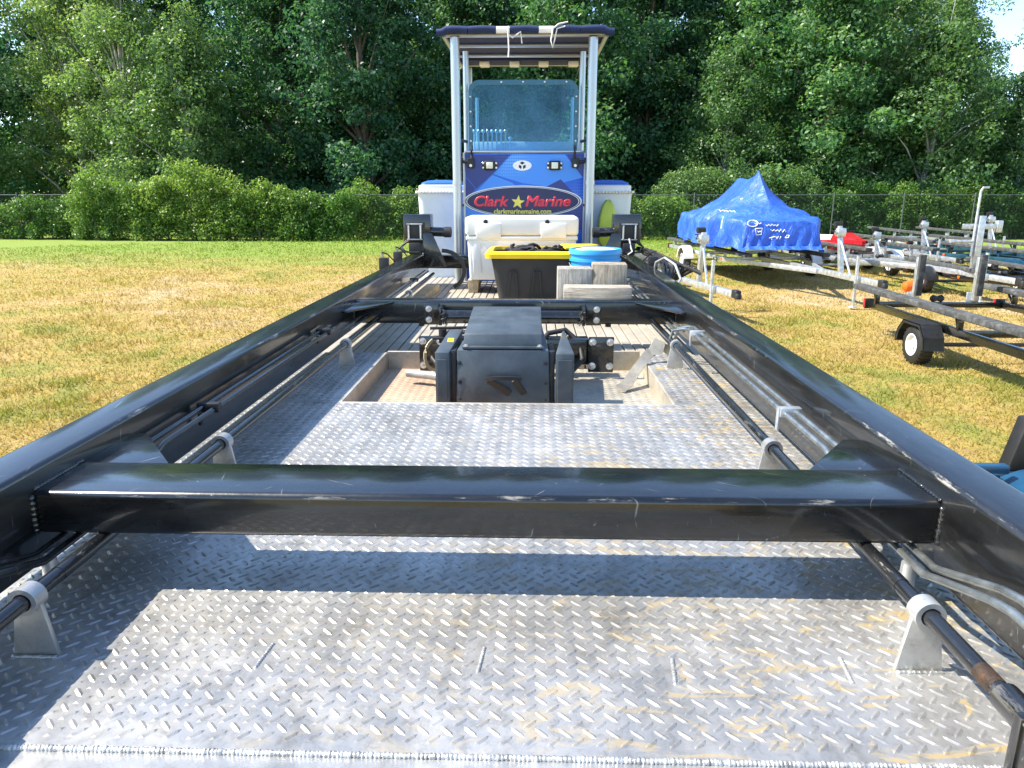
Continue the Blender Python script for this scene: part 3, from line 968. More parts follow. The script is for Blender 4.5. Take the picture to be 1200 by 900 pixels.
for s, xi in ((1, XI0), (-1, XI1)):
    P().prism([(xi - s * .004, 1.255, zg), (xi + s * .17, 1.255, zg), (xi + s * .03, 1.44, zg), (xi - s * .004, 1.44, zg)], (0, 0, .009), 0.002).build('gusset', M['black_beam'], b1)
    P().prism([(xi - s * .004, 3.395, zg), (xi + s * .20, 3.395, zg), (xi + s * .02, 3.17, zg - .012), (xi - s * .004, 3.17, zg - .012)], (0, 0, .010), 0.002).build('gusset', M['black_beam'], b2)
    bead((xi - s * .000, 1.113, 2 - .562), (xi - s * .000, 1.113, zb - .006), 0.0062, 0.009, M['black'], 'weld_seam', b1)
    bead((xi, 1.12, zb + .0005), (xi, 1.262, zb + .0005), 0.0048, 0.008, M['black'], 'weld_seam', b1)
    bead((xi, 3.384, 2 - .59), (xi, 3.384, zb - .006), 0.006, 0.009, M['black'], 'weld_seam', b2)
def bolt(p, ax, r, par, mat=None):
    q = P()
    q.lathe([(r * 1.45, 0), (r * 1.45, r * .25)], p, ax, 14)
    q.lathe([(r, r * .25), (r, r * .85), (r * .7, r * 1.0)], p, ax, 6)
    return q.build('bolt', mat or M['bolt'], par, ang=25)
# torque tube and clamp plates on the second beam
tt = P().tube([(-0.43, 3.335, 1.447), (0.245, 3.335, 1.447)], 0.031, 18).build('torque_tube', M['black'], frame)
for xp in (-0.475, 0.285):
    c = P().box(xp - .036, xp + .036, 3.368, 3.3835, 1.402, 1.502, 0.003).build('clamp_plate', M['black'], b2)
    for zz in (1.427, 1.478):
        bolt((xp + (.014 if xp > 0 else -.012), 3.367, zz), (0, -1, 0), 0.0105, c)
    xs_ = xp + (.05 if xp < 0 else -.05)
    P().box(xs_ - .008, xs_ + .008, 3.30, 3.385, 1.41, 1.495, 0.004).build('ear_plate', M['black'], b2)
for xp in (-0.53, 0.36):
    P().tube([(xp, 3.42, 1.41), (xp, 3.42, 1.388)], 0.014, 10).build('drain_plug', M['black_dull'], b2)
for xs_ in (-0.41, 0.225):
    q = P()
    for k in range(7):
        a = random.uniform(0, 6.28)
        q.tube([(xs_ + .01 * math.cos(a + t_ * 1.3) + random.uniform(-.008, .008), 3.30 + .012 * math.sin(a + t_), 1.42 + .012 * t_ + random.uniform(-.008, .008)) for t_ in range(6)], 0.0035, 5)
    q.build('chain_end', M['black_dull'], tt)
# mount plates with four bolts at the well
for xp in (-0.415, 0.283):
    mp = P().box(xp - .052, xp + .052, 2.925, 2.940, 1.285, 1.432, 0.003).build('mount_plate', M['black'], frame)
    for dx in (-.036, .036):
        for zz in (1.312, 1.412):
            bolt((xp + dx, 2.924, zz), (0, -1, 0), 0.0105, mp)
    P().prism([(xp - .04, 2.926, 1.40), (xp - .025, 2.926, 1.40), (xp + .035, 2.926, 1.325), (xp + .02, 2.926, 1.325)], (0, -.008, 0)).build('rib', M['black'], mp)
P().box(-0.36, 0.235, 2.945, 3.02, 1.31, 1.42, 0.006).build('mount_beam', M['black'], frame)

# hydraulic tubes along the rails
def hyd(side):
    s = side
    xi = XI1 if s > 0 else XI0
    for k in (0, 1):
        off = 0.030 + 0.027 * k
        x = xi - s * off
        zt = 1.487 - 0.004 * k
        lo = 1.424
        dy = -0.02 * k
        pts = [(x, 0.40, zt), (x, 0.86 + dy, zt), (x, 0.90 + dy, zt - .008), (x, 1.03 + dy, lo + .01), (x, 1.06 + dy, lo), (x, 1.30, lo), (x, 1.33, lo + .006), (x, 1.42, zt - .008), (x, 1.45, zt), (x, 2.86 - .03 * k, zt)]
        if s > 0: pts += [(x - .01, 2.90 - .03 * k, zt - .004), (x - .05, 2.92 - .03 * k, zt - .015), (x - .06, 2.93 - .03 * k, zt - .06)]
        P().tube(pts, 0.0064, 10).build('hydraulic_tube', M['steel_tube'] if s > 0 else M['black'], frame, ang=60)
        P().tube([(x, 3.05, zt - .05), (x, 5.5, zt - .05)], 0.0064, 8).build('hydraulic_tube', M['steel_tube'], frame, ang=60)
    for y, dz in ((1.70, 0), (2.72, 0), (3.9, -.05), (4.9, -.05)):
        cx = xi - s * .0435
        c = P().box(min(cx - .026, cx + .026), max(cx - .026, cx + .026), y, y + .022, 1.474 + dz, 1.498 + dz, 0.003)
        c.box(cx - .030, cx - .024, y + .003, y + .019, 1.440 + dz, 1.497 + dz, 0.001)
        c.build('tube_clamp', M['galv'] if s > 0 else M['black_dull'], frame)
    cx = xi - s * .045
    P().tube([(cx - .012, 1.085, 1.372), (cx - .012, 1.085, 1.42)], [0.013, 0.011], 12).build('tube_clamp', M['galv'], frame)
hyd(1); hyd(-1)

# pivot rods
for x, lab in ((0.562, 'long black pivot rod running along the right rail'), (-0.738, 'long black pivot rod running along the left rail')):
    rod = thing('pivot_rod', lab, 'rod', (x, 0.80, 1.425))
    P().tube([(x, 0.71, 1.425), (x, 5.4, 1.425)], 0.0122, 16).build('shaft', M['black'], rod)
    P().tube([(x, 1.0, 1.425), (x, 1.085, 1.425)], 0.0128, 16).build('sleeve', M['steel_tube'] if False else M['black_top'], rod)
    P().tube([(x, 0.765, 1.425), (x, 0.80, 1.425)], 0.0125, 14).build('bare_patch', M['rust'], rod)
    P().lathe([(0.0125, 0), (0.018, .004), (0.019, .05), (0.021, .056), (0.021, .075)], (x, 0.757, 1.425), (0, -1, 0), 18).build('end_socket', M['black'], rod)
    ck = P()
    for dx in (-.022, .022):
        ck.prism([(x + dx - .005, 0.690, 1.344), (x + dx - .005, 0.630, 1.344), (x + dx - .005, 0.620, 1.44), (x + dx - .005, 0.645, 1.462), (x + dx - .005, 0.690, 1.447)], (.010, 0, 0), 0.002)
    ck.box(x - .030, x + .030, 0.682, 0.696, 1.344, 1.450, 0.003)
    ck.build('clevis', M['black'], rod)
    bp = P().box(x - .062, x + .062, 0.58, 0.722, 1.3305, 1.3430, 0.003).build('base_plate', M['rust'], rod)
    for dx in (-.047, .047):
        bolt((x + dx, 0.70, 1.3430), (0, 0, 1), 0.008, bp, M['black_dull'])
    P().tube([(x - .034, 0.650, 1.425), (x + .034, 0.650, 1.425)], 0.009, 12).build('clevis_pin', M['steel_tube'], rod)

# ------------------------------------------------------------------ black pump box in the well
box = thing('pump_box', 'dark slate steel pump box with hinged lid standing in the deck well', 'machine box', (-0.105, 2.65, ZW))
bx = -0.102
body = P()
body.hexa([(bx - .166, 2.45, ZW), (bx + .166, 2.45, ZW), (bx + .150, 2.92, ZW), (bx - .150, 2.92, ZW)],
          [(bx - .160, 2.46, 1.476), (bx + .160, 2.46, 1.476), (bx + .140, 2.90, 1.490), (bx - .140, 2.90, 1.490)], 0.006)
body.build('body', M['slate'], box)
lid = P()
lid.hexa([(bx - .139, 2.475, 1.478), (bx + .139, 2.475, 1.478), (bx + .139, 2.905, 1.492), (bx - .139, 2.905, 1.492)],
         [(bx - .136, 2.492, 1.528), (bx + .136, 2.492, 1.528), (bx + .136, 2.90, 1.562), (bx - .136, 2.90, 1.562)], 0.005)
lido = lid.build('lid', M['slate'], box)
P().box(bx - .142, bx + .142, 2.462, 2.478, 1.479, 1.487, 0.002).build('lid_flange', M['slate'], lido)
for dx in (-.128, .128):
    bolt((bx + dx, 2.468, 1.487), (0, 0, 1), 0.007, lido)
hd_ = P()
hd_.ribbon([(bx - .055, 2.430, 1.378), (bx - .028, 2.418, 1.386), (bx + .03, 2.418, 1.386), (bx + .065, 2.430, 1.380)], (0, 0, 1), 0.013, 0.010)
hd_.ribbon([(bx - .05, 2.425, 1.376), (bx + .0, 2.440, 1.342), (bx + .025, 2.447, 1.322)], (1, 0, 0), 0.022, 0.006)
hd_.ribbon([(bx + .042, 2.425, 1.376), (bx + .062, 2.440, 1.342), (bx + .075, 2.447, 1.322)], (1, 0, 0), 0.022, 0.006)
hd_.build('handle', M['rubber'], box)
for s, x0, x1 in ((-1, bx - .236, bx - .186), (1, bx + .183, bx + .248)):
    gp = P()
    if s < 0:
        gp.hexa([(x0, 2.445, ZW), (x1, 2.445, ZW), (x1 + .012, 2.60, ZW), (x0 + .012, 2.60, ZW)],
                [(x0, 2.450, 1.468), (x1, 2.450, 1.468), (x1 + .03, 2.66, 1.512), (x0 + .03, 2.66, 1.512)], 0.004)
    else:
        gp.hexa([(x0, 2.445, ZW), (x1, 2.445, ZW), (x1 - .028, 2.60, ZW), (x0 + .024, 2.60, ZW)],
                [(x0, 2.450, 1.466), (x1, 2.450, 1.466), (x1 - .029, 2.60, 1.520), (x0 + .028, 2.60, 1.520)], 0.004)
    go_ = gp.build('side_guard', M['slate'], box)
    P().box(x0 + .008, x1 - .008, 2.4405, 2.4435, ZW + .03, 1.445, 0.001, 1).build('guard_panel', M['slate'], go_)
    mx_ = (x0 + x1) / 2 + (.02 if s < 0 else 0)
    P().cbox((mx_, 2.555, 1.5015 if s > 0 else 1.491), (.022, .03, .0015), 0, 1, (math.atan2(.05, .18), 0, 0)).build('sticker', M['yellow'], go_)
    P().box(*( (x1 + .002, x1 + .022) if s < 0 else (x0 - .022, x0 - .002)), 2.47, 2.62, ZW, 1.47, 0.003).build('slot_filler', M['black_dull'], box)

for s_ in (-1, 1):
    hp = [(bx + s_ * .13, 2.93, 1.40), (bx + s_ * .17, 2.97, 1.44), (bx + s_ * .24, 2.99, 1.45), (bx + s_ * .30, 2.97, 1.40), (bx + s_ * .31, 2.92, 1.34), (bx + s_ * .26, 2.86, 1.30)]
    P().tube(hp, 0.011, 9).build('hydraulic_hose', M['rubber'], box, ang=60)
    P().lathe([(.014, 0), (.016, .01), (.016, .03), (.013, .032)], hp[0], (s_, .6, .6), 6).build('hose_fitting', M['bolt'], box)
    for zz in (1.30, 1.36, 1.43):
        bolt((bx + s_ * .150, 2.4545, zz), (0, -1, 0), 0.0045, box, M['black_dull'])
    P().cbox((bx + s_ * .09, 2.905, 1.545), (.05, .012, .03), 0.003).build('lid_hinge', M['black_dull'], lido)
bead((bx - .139, 2.474, 1.4785), (bx + .139, 2.474, 1.4785), 0.0028, 0.006, M['slate'], 'weld_seam', box)

# valve lever, hose and pipe beside the box
vl = P().tube([(-0.36, 2.86, 1.42), (-0.36, 2.86, 1.475)], 0.016, 12)
vl.tube([(-0.41, 2.86, 1.478), (-0.20, 2.87, 1.482), (-0.16, 2.90, 1.50)], 0.006, 8)
vl.box(-0.40, -0.26, 2.84, 2.88, 1.435, 1.445, 0.002)
tag(vl.build('valve_lever', M['black_dull']), 'small black valve with flat lever left of the pump box', 'valve')
pts = []
for i in range(14):
    u = i / 13
    pts.append((-0.36 - .10 * math.sin(u * 2.6) + .05 * u, 2.90 - .06 * math.sin(u * 3.1), 1.44 - .14 * u + .02 * math.sin(u * 6)))
pts += [(-0.385, 2.80, 1.296), (-0.35, 2.74, 1.296), (-0.30, 2.72, 1.297)]
tag(P().ribbon(pts, (0.3, 0.2, 1), 0.012, 0.006).build('loose_hose', M['hose_beige']), 'limp beige strap hanging over the left mount plate', 'strap')
tag(P().tube([(-0.50, 2.82, 1.302), (-0.40, 2.78, 1.303), (-0.30, 2.71, 1.302), (-0.24, 2.66, 1.303)], 0.0165, 12).build('grey_pipe', M['pipe_grey']), 'grey pipe lying on the well floor left of the box', 'pipe')
# bent aluminium strap
bs = P()
bs.ribbon([(0.34, 2.70, 1.275), (0.37, 2.74, 1.285), (0.42, 2.82, 1.33), (0.475, 2.90, 1.37), (0.53, 2.95, 1.395), (0.575, 2.99, 1.36)], [(0.2, 1, .5), (0.1, 1, .5), (0, 1, .5), (0, .8, .8), (0, .6, 1), (0.3, .5, 1)], 0.042, 0.004)
bs.prism([(0.46, 2.90, 1.36), (0.53, 2.90, 1.37), (0.545, 2.93, 1.41), (0.50, 2.93, 1.43)], (0, .006, 0))
tag(bs.build('bent_metal_strap', M['alu_pale']), 'crumpled aluminium strap bent up over the right edge of the well', 'strap')

# ------------------------------------------------------------------ cargo on the slats
# cooler
cY = 5.3
a0, a1 = atY(546, 270, cY), atY(677, 270, cY)
cx0, cx1 = a0.x, a1.x
zt, zl, zbt = atY(600, 254, cY).z, atY(600, 276, cY).z, atY(600, 329, cY).z
cool = thing('cooler', 'large white plastic cooler standing in front of the blue console', 'cooler', ((cx0 + cx1) / 2, cY + .22, zbt))
cb = P().hexa([(cx0 + .02, cY + .03, zbt), (cx1 - .02, cY + .03, zbt), (cx1 - .02, cY + .40, zbt), (cx0 + .02, cY + .40, zbt)],
              [(cx0 + .006, cY + .006, zl), (cx1 - .006, cY + .006, zl), (cx1 - .006, cY + .42, zl), (cx0 + .006, cY + .42, zl)], 0.02, 3)
cbo = cb.build('body', M['white_plastic'], cool)
rb = P()
rb.box(cx0 - .002, cx1 + .002, cY - .002, cY + .43, zl - .035, zl - .004, 0.008)
rb.hexa([(cx0 + .05, cY + .018, zbt + .05), (cx0 + .11, cY + .018, zbt + .05), (cx0 + .11, cY + .05, zbt + .05), (cx0 + .05, cY + .05, zbt + .05)],
        [(cx0 + .04, cY + .001, zl - .05), (cx0 + .10, cY + .001, zl - .05), (cx0 + .10, cY + .05, zl - .05), (cx0 + .04, cY + .05, zl - .05)], 0.006)
rb.build('moulded_rim', M['white_plastic'], cbo)
lido = P().box(cx0 - .006, cx1 + .006, cY - .010, cY + .44, zl, zt, 0.022, 4).build('lid', M['white_plastic'], cool)
for dx in (0.165, 0.635):
    xx = cx0 + dx * (cx1 - cx0) / 0.81
    P().box(xx - .09, xx + .09, cY - .022, cY - .006, zl - .018, zt - .045, 0.006).build('latch', M['white_plastic'], cool)
    P().lathe([(.016, 0), (.016, .006), (.010, .009)], (xx - .045 * (1 if dx > .4 else -.0) + (.0 if dx > .4 else -.02), cY - .0105, zt - .035), (0, -1, 0), 16).build('latch_button', M['rubber'], cool)
for k_, xx in enumerate((cx0 + .045, cx1 - .06)):
    lb = 'pale pine block under the left end of the cooler' if k_ == 0 else 'pale pine block under the right end of the cooler, behind the tote'
    q = P().hexa([(xx - .038, cY + .05, ZS + .001), (xx + .030, cY + .05, ZS + .001), (xx + .030, cY + .36, ZS + .001), (xx - .038, cY + .36, ZS + .001)],
                 [(xx - .042, cY + .05, zbt), (xx + .040, cY + .05, zbt), (xx + .040, cY + .36, zbt), (xx - .042, cY + .36, zbt)], 0.003, 1)
    tag(q.build('wooden_block', M['wood_new']), lb, 'block')

# tote
tY = 4.72
tc = atY(626, 320, tY).x
tw = 0.285
tz0 = ZS + .001
tzt = atY(620, 300, tY).z
tote = thing('storage_tote', 'black storage tote with yellow rim in front of the white cooler', 'tote', (tc, tY + .25, tz0), 0)
th_ = tzt - tz0
tb = P()
def rr(w, d, z, rc=0.05, n=5):
    out = []
    for (sx_, sy_, a_) in ((1, -1, -90), (1, 1, 0), (-1, 1, 90), (-1, -1, 180)):
        for k in range(n + 1):
            a = R(a_ + 90 * k / n)
            out.append((sx_ * (w - rc) + rc * math.cos(a), sy_ * (d - rc) + rc * math.sin(a), z))
    return out
def loft(p, rings, cap0=True, cap1=True):
    n = len(rings[0]); fs_ = []
    for i in range(len(rings) - 1):
        for k in range(n):
            k2 = (k + 1) % n
            fs_.append((i * n + k, i * n + k2, (i + 1) * n + k2, (i + 1) * n + k))
    if cap0: fs_.append(tuple(range(n))[::-1])
    if cap1: fs_.append(tuple((len(rings) - 1) * n + k for k in range(n)))
    return p.add([q for r_ in rings for q in r_], fs_)
loft(tb, [rr(tw - .055, .18, 0), rr(tw - .004, .235, th_ - .02), rr(tw + .006, .245, th_ - .02), rr(tw + .006, .245, th_), rr(tw - .012, .228, th_), rr(tw - .06, .175, .012)], True, True)
tbo = tb.build('tub', M['tote'], tote, world=False)
tr_ = P()
for sx_ in (-1, 1):
    for dd in (0, 1):
        xa = -.06 + sx_ * (.045 + .035 * dd) * (1.0)
        pass
for xa, xb in ((-.175, -.105), (-.02, .05)):
    tr_.ribbon([(xa, -.205 , .05), (xa + .022, -.236, th_ - .10), (xb - .015, -.236, th_ - .10), (xb, -.205, .05)], (0, 1, .2), 0.012, 0.008)
tr_.build('moulded_ribs', M['tote'], tbo, world=False)
yr = P()
loft(yr, [rr(tw + .012, .25, th_ - .014), rr(tw + .034, .272, th_ - .016), rr(tw + .036, .274, th_ + .012), rr(tw + .010, .25, th_ + .028), rr(tw - .012, .228, th_ + .028), rr(tw - .016, .224, th_ + .006)], False, False)
fsn = 24
yr.build('rim', M['yellow'], tote, world=False)
yl = P()
yl.hexa([(tw - .08, -.12, th_ + .030), (tw + .155, .10, th_ + .034), (tw + .12, .26, th_ + .030), (tw - .10, .26, th_ + .030)],
        [(tw - .08, -.12, th_ + .044), (tw + .155, .10, th_ + .050), (tw + .12, .26, th_ + .046), (tw - .10, .26, th_ + .044)], 0.006)
yl.build('lid_flap', M['yellow'], tote, world=False)
rp = P()
for k in range(16):
    cxr, cyr = random.uniform(-.17, .20), random.uniform(-.15, .13)
    rad_ = random.uniform(.04, .10); ph = random.uniform(0, 6.28); tl = random.uniform(-.3, .5)
    rp.tube([(tc + cxr + rad_ * 1.3 * math.cos(ph + a * .42), tY + .25 + cyr + rad_ * math.sin(ph + a * .42), tzt - .005 + .02 * math.sin(a * .8 + k) + .035 * (k / 16) + tl * .05 * math.cos(a * .42)) for a in range(13)], 0.0105, 7)
rp.hexa([(tc - .22, tY + .07, tzt - .16), (tc + .22, tY + .07, tzt - .16), (tc + .22, tY + .43, tzt - .16), (tc - .22, tY + .43, tzt - .16)],
        [(tc - .20, tY + .09, tzt - .004), (tc + .22, tY + .09, tzt - .004), (tc + .22, tY + .40, tzt - .004), (tc - .20, tY + .40, tzt - .004)], 0.02)
tag(rp.build('rope_heap', M['rope'], ang=60), 'tangled heap of dark rope filling the yellow rimmed tote', 'rope')

# bucket
bY = 4.56
bc = atY(697.5, 300, bY + .15)
bzt = atY(697, 291, bY + .15).z
bkt = thing('bucket', 'blue ribbed plastic bucket right of the black tote', 'bucket', (bc.x, bY + .15, ZS + .001))
bh = bzt - ZS - .001
q = P().lathe([(.130, 0), (.140, .02), (.152, bh - .125), (.163, bh - .124), (.163, bh - .108), (.154, bh - .106), (.155, bh - .078), (.166, bh - .076), (.166, bh - .060), (.156, bh - .058),
               (.157, bh - .034), (.168, bh - .032), (.168, bh - .006), (.164, bh), (.152, bh), (.150, bh - .02)], (0, 0, 0), (0, 0, 1), 40, True, False)
bo_ = q.build('pail', M['bucket'], bkt, world=False)
P().lathe([(.1495, bh - .02), (.149, bh - .010), (.08, bh + .004), (.01, bh + .006)], (0, 0, 0), (0, 0, 1), 40, False, True).build('sandy_contents', M['sand'], bkt, world=False)
P().lathe([(.018, 0), (.018, .010), (.010, .014)], (-.02, -.164, bh - .09), (0, -1, 0), 12).build('bail_ear', M['bucket'], bo_, world=False)
P().tube([(.165 * math.cos(a), -.165 * abs(math.sin(a)) - .01, bh - .09 - .05 * math.sin(a)) for a in [math.pi * k / 16 for k in range(17)]], .003, 6).build('bail', M['galv'], bkt, world=False)

# timbers
def timber(x0, x1, y0, y1, z0, z1, mat, lab, rz=0):
    p = P(); m = Matrix.Translation(((x0 + x1) / 2, (y0 + y1) / 2, z0)) @ Matrix.Rotation(rz, 4, 'Z')
    p.box(-(x1 - x0) / 2, (x1 - x0) / 2, -(y1 - y0) / 2, (y1 - y0) / 2, 0, z1 - z0, 0.005, 2, m)
    tag(p.build('timber_block', mat), lab, 'timber', 'timber blocks by the bucket')
k0, k1, k2 = atY(653.5, 330, 4.24), atY(694, 330, 4.24), atY(735, 330, 4.24)
timber(k0.x, k1.x - .002, 4.22, 4.395, ZS + .001, atY(670, 315, 4.22).z, M['wood_grey'], 'grey upright timber block left of the other, beside the tote')
timber(k1.x + .002, k2.x, 4.225, 4.40, ZS + .001, atY(715, 310, 4.225).z, M['wood_brown'], 'brownish upright timber block in front of the bucket', R(-3))
q0, q1 = atY(661, 340, 4.06), atY(741, 340, 4.06)
timber(q0.x, q1.x, 4.05, 4.19, ZS + .001, atY(700, 337, 4.05).z, M['wood_lie'], 'pale timber lying flat in front of the two upright blocks', R(-2))
lp = atY(470, 345, 4.9)
timber(-0.80, -0.72, 4.6, 5.5, ZS + .001, ZS + .045, M['wood_new'], 'pale board lying on the slats beside the left rail', R(-2))

# ------------------------------------------------------------------ winches at rail ends
def winch(sx, x, lab):
    w = thing('rail_winch', lab, 'winch', (x, 5.66, ZR), 0, 'winches on the rail ends')
    s = sx   # direction towards the barge middle
    def B(*a, **k): return P().box(*a, **k)
    lo, hi = sorted((x - s * .09, x + s * .115))
    hz = B(lo, hi, 5.60, 5.78, ZR + .085, ZR + .30, bev=0.008).build('housing', M['black'], w)
    B(x - .045, x + .045, 5.55, 5.80, ZR + .004, ZR + .09, bev=0.006).build('pedestal', M['black_dull'], w)
    fp = B(x - .075, x + .075, 5.585, 5.598, ZR + .10, ZR + .24, bev=0.003).build('fairlead_plate', M['black_dull'], w)
    for dx in (-.045, .045):
        P().tube([(x + dx, 5.572, ZR + .12), (x + dx, 5.572, ZR + .222)], 0.007, 8).build('roller', M['galv'], fp)
    for zz in (.115, .228):
        P().tube([(x - .06, 5.572, ZR + zz), (x + .06, 5.572, ZR + zz)], 0.005, 8).build('roller_bar', M['galv'], fp)
    g_ = P().prism([(x + s * .06, 5.58, ZR + .16), (x + s * .13, 5.58, ZR + .16), (x + s * .24, 5.58, ZR - .09), (x + s * .06, 5.58, ZR - .09)], (0, .02, 0), 0.002)
    g_.build('gusset', M['black'], w)
    P().tube([(x + s * .10, 5.66, ZR + .17), (x + s * .22, 5.66, ZR + .165)], 0.036, 16).build('motor', M['black'], w)
    P().lathe([(.040, 0), (.040, .05), (.030, .055)], (x + s * .215, 5.66, ZR + .165), (s, 0, 0), 16).build('motor_cap', M['black_dull'], w)
    arc = [(x + s * (.20 + .17 * math.sin(t)), 5.60, ZR - .12 + .15 * math.cos(t)) for t in [i * 2.6 / 12 for i in range(13)]]
    P().ribbon(arc, (0, 1, 0), 0.030, 0.028).build('cable_carrier', M['rubber'], w)
    cab = P()
    for k in range(6):
        o_ = random.uniform(-.02, .02)
        cab.tube([(x - s * .05 + o_, 5.59, ZR + .11), (x - s * (.10 + .01 * k), 5.57, ZR + .07 - .01 * k), (x - s * (.08 - .02 * k), 5.55, ZR + .02), (x + s * .02 * k, 5.58, ZR + .03)], 0.006, 6)
    cab.build('cables', M['rubber'], w)
    return w
winch(1, -0.895, 'black winch with motor on the far end of the left rail')
w2 = winch(-1, 0.722, 'black winch with grey cable on the far end of the right rail')
P().tube([(0.722, 5.565, ZR + .125), (0.735, 5.55, ZR + .06), (0.745, 5.54, ZR + .03), (0.71, 5.52, ZR + .008)], 0.006, 6).build('grey_cable', M['twine'], w2)
# marker light brackets on the rail flanks
for s, xo, yl_ in ((-1, -0.945, 4.75), (-1, -0.945, 5.25), (1, 0.772, 4.9)):
    q = P().box(min(xo, xo + s * .06), max(xo, xo + s * .06), yl_, yl_ + .05, ZR - .07, ZR + .045, 0.005)
    mo = q.build('lamp_bracket', M['black_dull'], frame)
    P().tube([(xo + s * .03, yl_ + .02, ZR + .04), (xo + s * .06, yl_ + .10, ZR + .075), (xo + s * .05, yl_ + .25, ZR + .05), (xo + s * .01, yl_ + .35, ZR - .02)], 0.005, 6).build('lamp_wire', M['rubber'], mo)
hb = P()
for k in range(9):
    x = 0.80 + .028 * k
    hb.tube([(x - .02 * k, 5.75 - .04 * k, ZR + .03 + .02 * math.sin(k)), (x + .05, 5.5 - .1 * k, ZR + .05 - .012 * k), (x + .07, 4.95, ZR - .02 * (k % 3)), (x + .01, 4.5 + .1 * k, ZR - .07 - .01 * k), (0.775, 4.35 + .1 * k, ZR - .085)], 0.011, 7)
tag(hb.build('hose_bundle', M['rubber'], ang=60), 'bundle of black hydraulic hoses outside the far right rail', 'hose')
tag(P().tube([(0.79, 4.80, ZR - .06), (0.80, 4.78, ZR + .02), (0.84, 4.70, ZR + .055), (0.89, 4.60, ZR + .02), (0.91, 4.5, ZR - .06), (0.86, 4.42, ZR - .10), (0.775, 4.40, ZR - .09)], 0.008, 8).build('grey_cable_loop', M['pipe_grey'], ang=60), 'grey cable loop beside the right rail near the hoses', 'cable')

# ------------------------------------------------------------------ console
CY = 6.08
pl, pr_ = atY(545, 230, CY).x, atY(684, 230, CY).x
pz = atY(614, 179, CY).z
con = thing('steering_console', 'blue wrapped steering console with oval company logo', 'console', ((pl + pr_) / 2, CY + .35, ZS))
cbx = P().box(pl, pr_, CY, CY + .72, ZS + .002, pz, 0.006)
cbo = cbx.build('cabinet', M['panel'], con)
_fy = [0]
def flat(pxs, y, mat, name, par, th=0.0010):
    _fy[0] += 1; y = CY - .0002 * _fy[0]
    pts = [atY(a, b, CY) for a, b in pxs]
    return P().prism([(p_.x, y, p_.z) for p_ in pts], (0, -th, 0)).build(name, mat, par, ang=0)
yy = CY - .0006
flat([(546, 181), (598, 181), (576, 205), (558, 221), (546, 207)], yy, M['panel_d'], 'printed_facet', cbo)
flat([(546, 208), (557, 221), (546, 236)], yy, M['panel_d'], 'printed_facet', cbo)
flat([(577, 205), (600, 214), (628, 240), (546, 262), (546, 237)], yy, M['panel_l'], 'printed_facet', cbo)
flat([(600, 181), (662, 181), (683, 208), (683, 181.5), (683, 209), (660, 214), (640, 219), (610, 214), (578, 204)][:3] + [(660, 214), (640, 219), (610, 214), (578, 204)], yy, M['panel_l'], 'printed_facet', cbo)
flat([(640, 219), (657, 210), (683, 238), (683, 270), (620, 262)], yy, M['panel_d'], 'printed_facet', cbo)
flat([(664, 181), (683, 181), (683, 207)], yy, M['panel_d'], 'printed_facet', cbo)
# corner trims
for x in (pl - .004, pr_ + .004):
    P().box(x - .008, x + .008, CY - .006, CY + .012, ZS + .003, pz + .002, 0.002, 1).build('corner_trim', M['pole'], con)
# logo oval
def oval(cx, cz, a, b_, y, mat, name, par, th=0.0012, n=56):
    return P().prism([(cx + a * math.cos(2 * math.pi * k / n), y, cz + b_ * math.sin(2 * math.pi * k / n)) for k in range(n)], (0, -th, 0)).build(name, mat, par, ang=0)
oc = atY(612.5, 236, CY); ex = atY(682, 236, CY).x - oc.x; ez = atY(612, 217.5, CY).z - oc.z
ov = oval(oc.x, oc.z, ex, ez, CY - .0030, M['oval_white'], 'logo_oval', cbo)
oval(oc.x, oc.z, ex * .972, ez * .945, CY - .0044, M['black_print'], 'logo_ring', ov)
oval(oc.x, oc.z, ex * .955, ez * .912, CY - .0058, M['oval_white'], 'logo_ring', ov)
oval(oc.x, oc.z, ex * .940, ez * .885, CY - .0072, M['oval_navy'], 'logo_ground', ov)
def text(s, cx, cz, w, hgt, y, mat, name, par, shear=0.25, bold=0.0):
    cu = bpy.data.curves.new(name, 'FONT')
    cu.body = s; cu.align_x = 'CENTER'; cu.align_y = 'CENTER'; cu.shear = shear
    cu.extrude = 0.001; cu.bevel_depth = bold; cu.bevel_resolution = 0; cu.size = 1.0
    to = bpy.data.objects.new(name + '_src', cu); COL.objects.link(to)
    dg = bpy.context.evaluated_depsgraph_get(); dg.update()
    me = bpy.data.meshes.new_from_object(to.evaluated_get(dg))
    co = np.array([v.co[:] for v in me.vertices])
    lo, hi = co.min(0), co.max(0)
    sx_ = w / (hi[0] - lo[0]); sz_ = hgt / (hi[1] - lo[1])
    r_ = par
    while r_.parent: r_ = r_.parent
    for v in me.vertices:
        a, b_, c = v.co
        v.co = Vector((cx + (a - (lo[0] + hi[0]) / 2) * sx_, y - 0.0014 * (c - lo[2]) / (hi[2] - lo[2]), cz + (b_ - (lo[1] + hi[1]) / 2) * sz_)) - Vector(r_.location)
    bm = bmesh.new(); bm.from_mesh(me); bmesh.ops.recalc_face_normals(bm, faces=list(bm.faces)); bm.to_mesh(me); bm.free()
    me.materials.clear(); me.materials.append(mat)
    o = bpy.data.objects.new(name, me); COL.objects.link(o); o.parent = par
    bpy.data.objects.remove(to); bpy.data.curves.remove(cu)
    return o
def ptxt(s, x0, x1, y0, y1, mat, name, **k):
    a, b_ = atY(x0, y1, CY), atY(x1, y0, CY)
    return text(s, (a.x + b_.x) / 2, (a.z + b_.z) / 2, b_.x - a.x, b_.z - a.z, CY - .0086, mat, name, ov, **k)
ptxt('Clark', 556, 596.5, 229.5, 242.0, M['red_print'], 'lettering', bold=0.030)
ptxt('Marine', 615.5, 669, 229.5, 242.0, M['red_print'], 'lettering', bold=0.030)
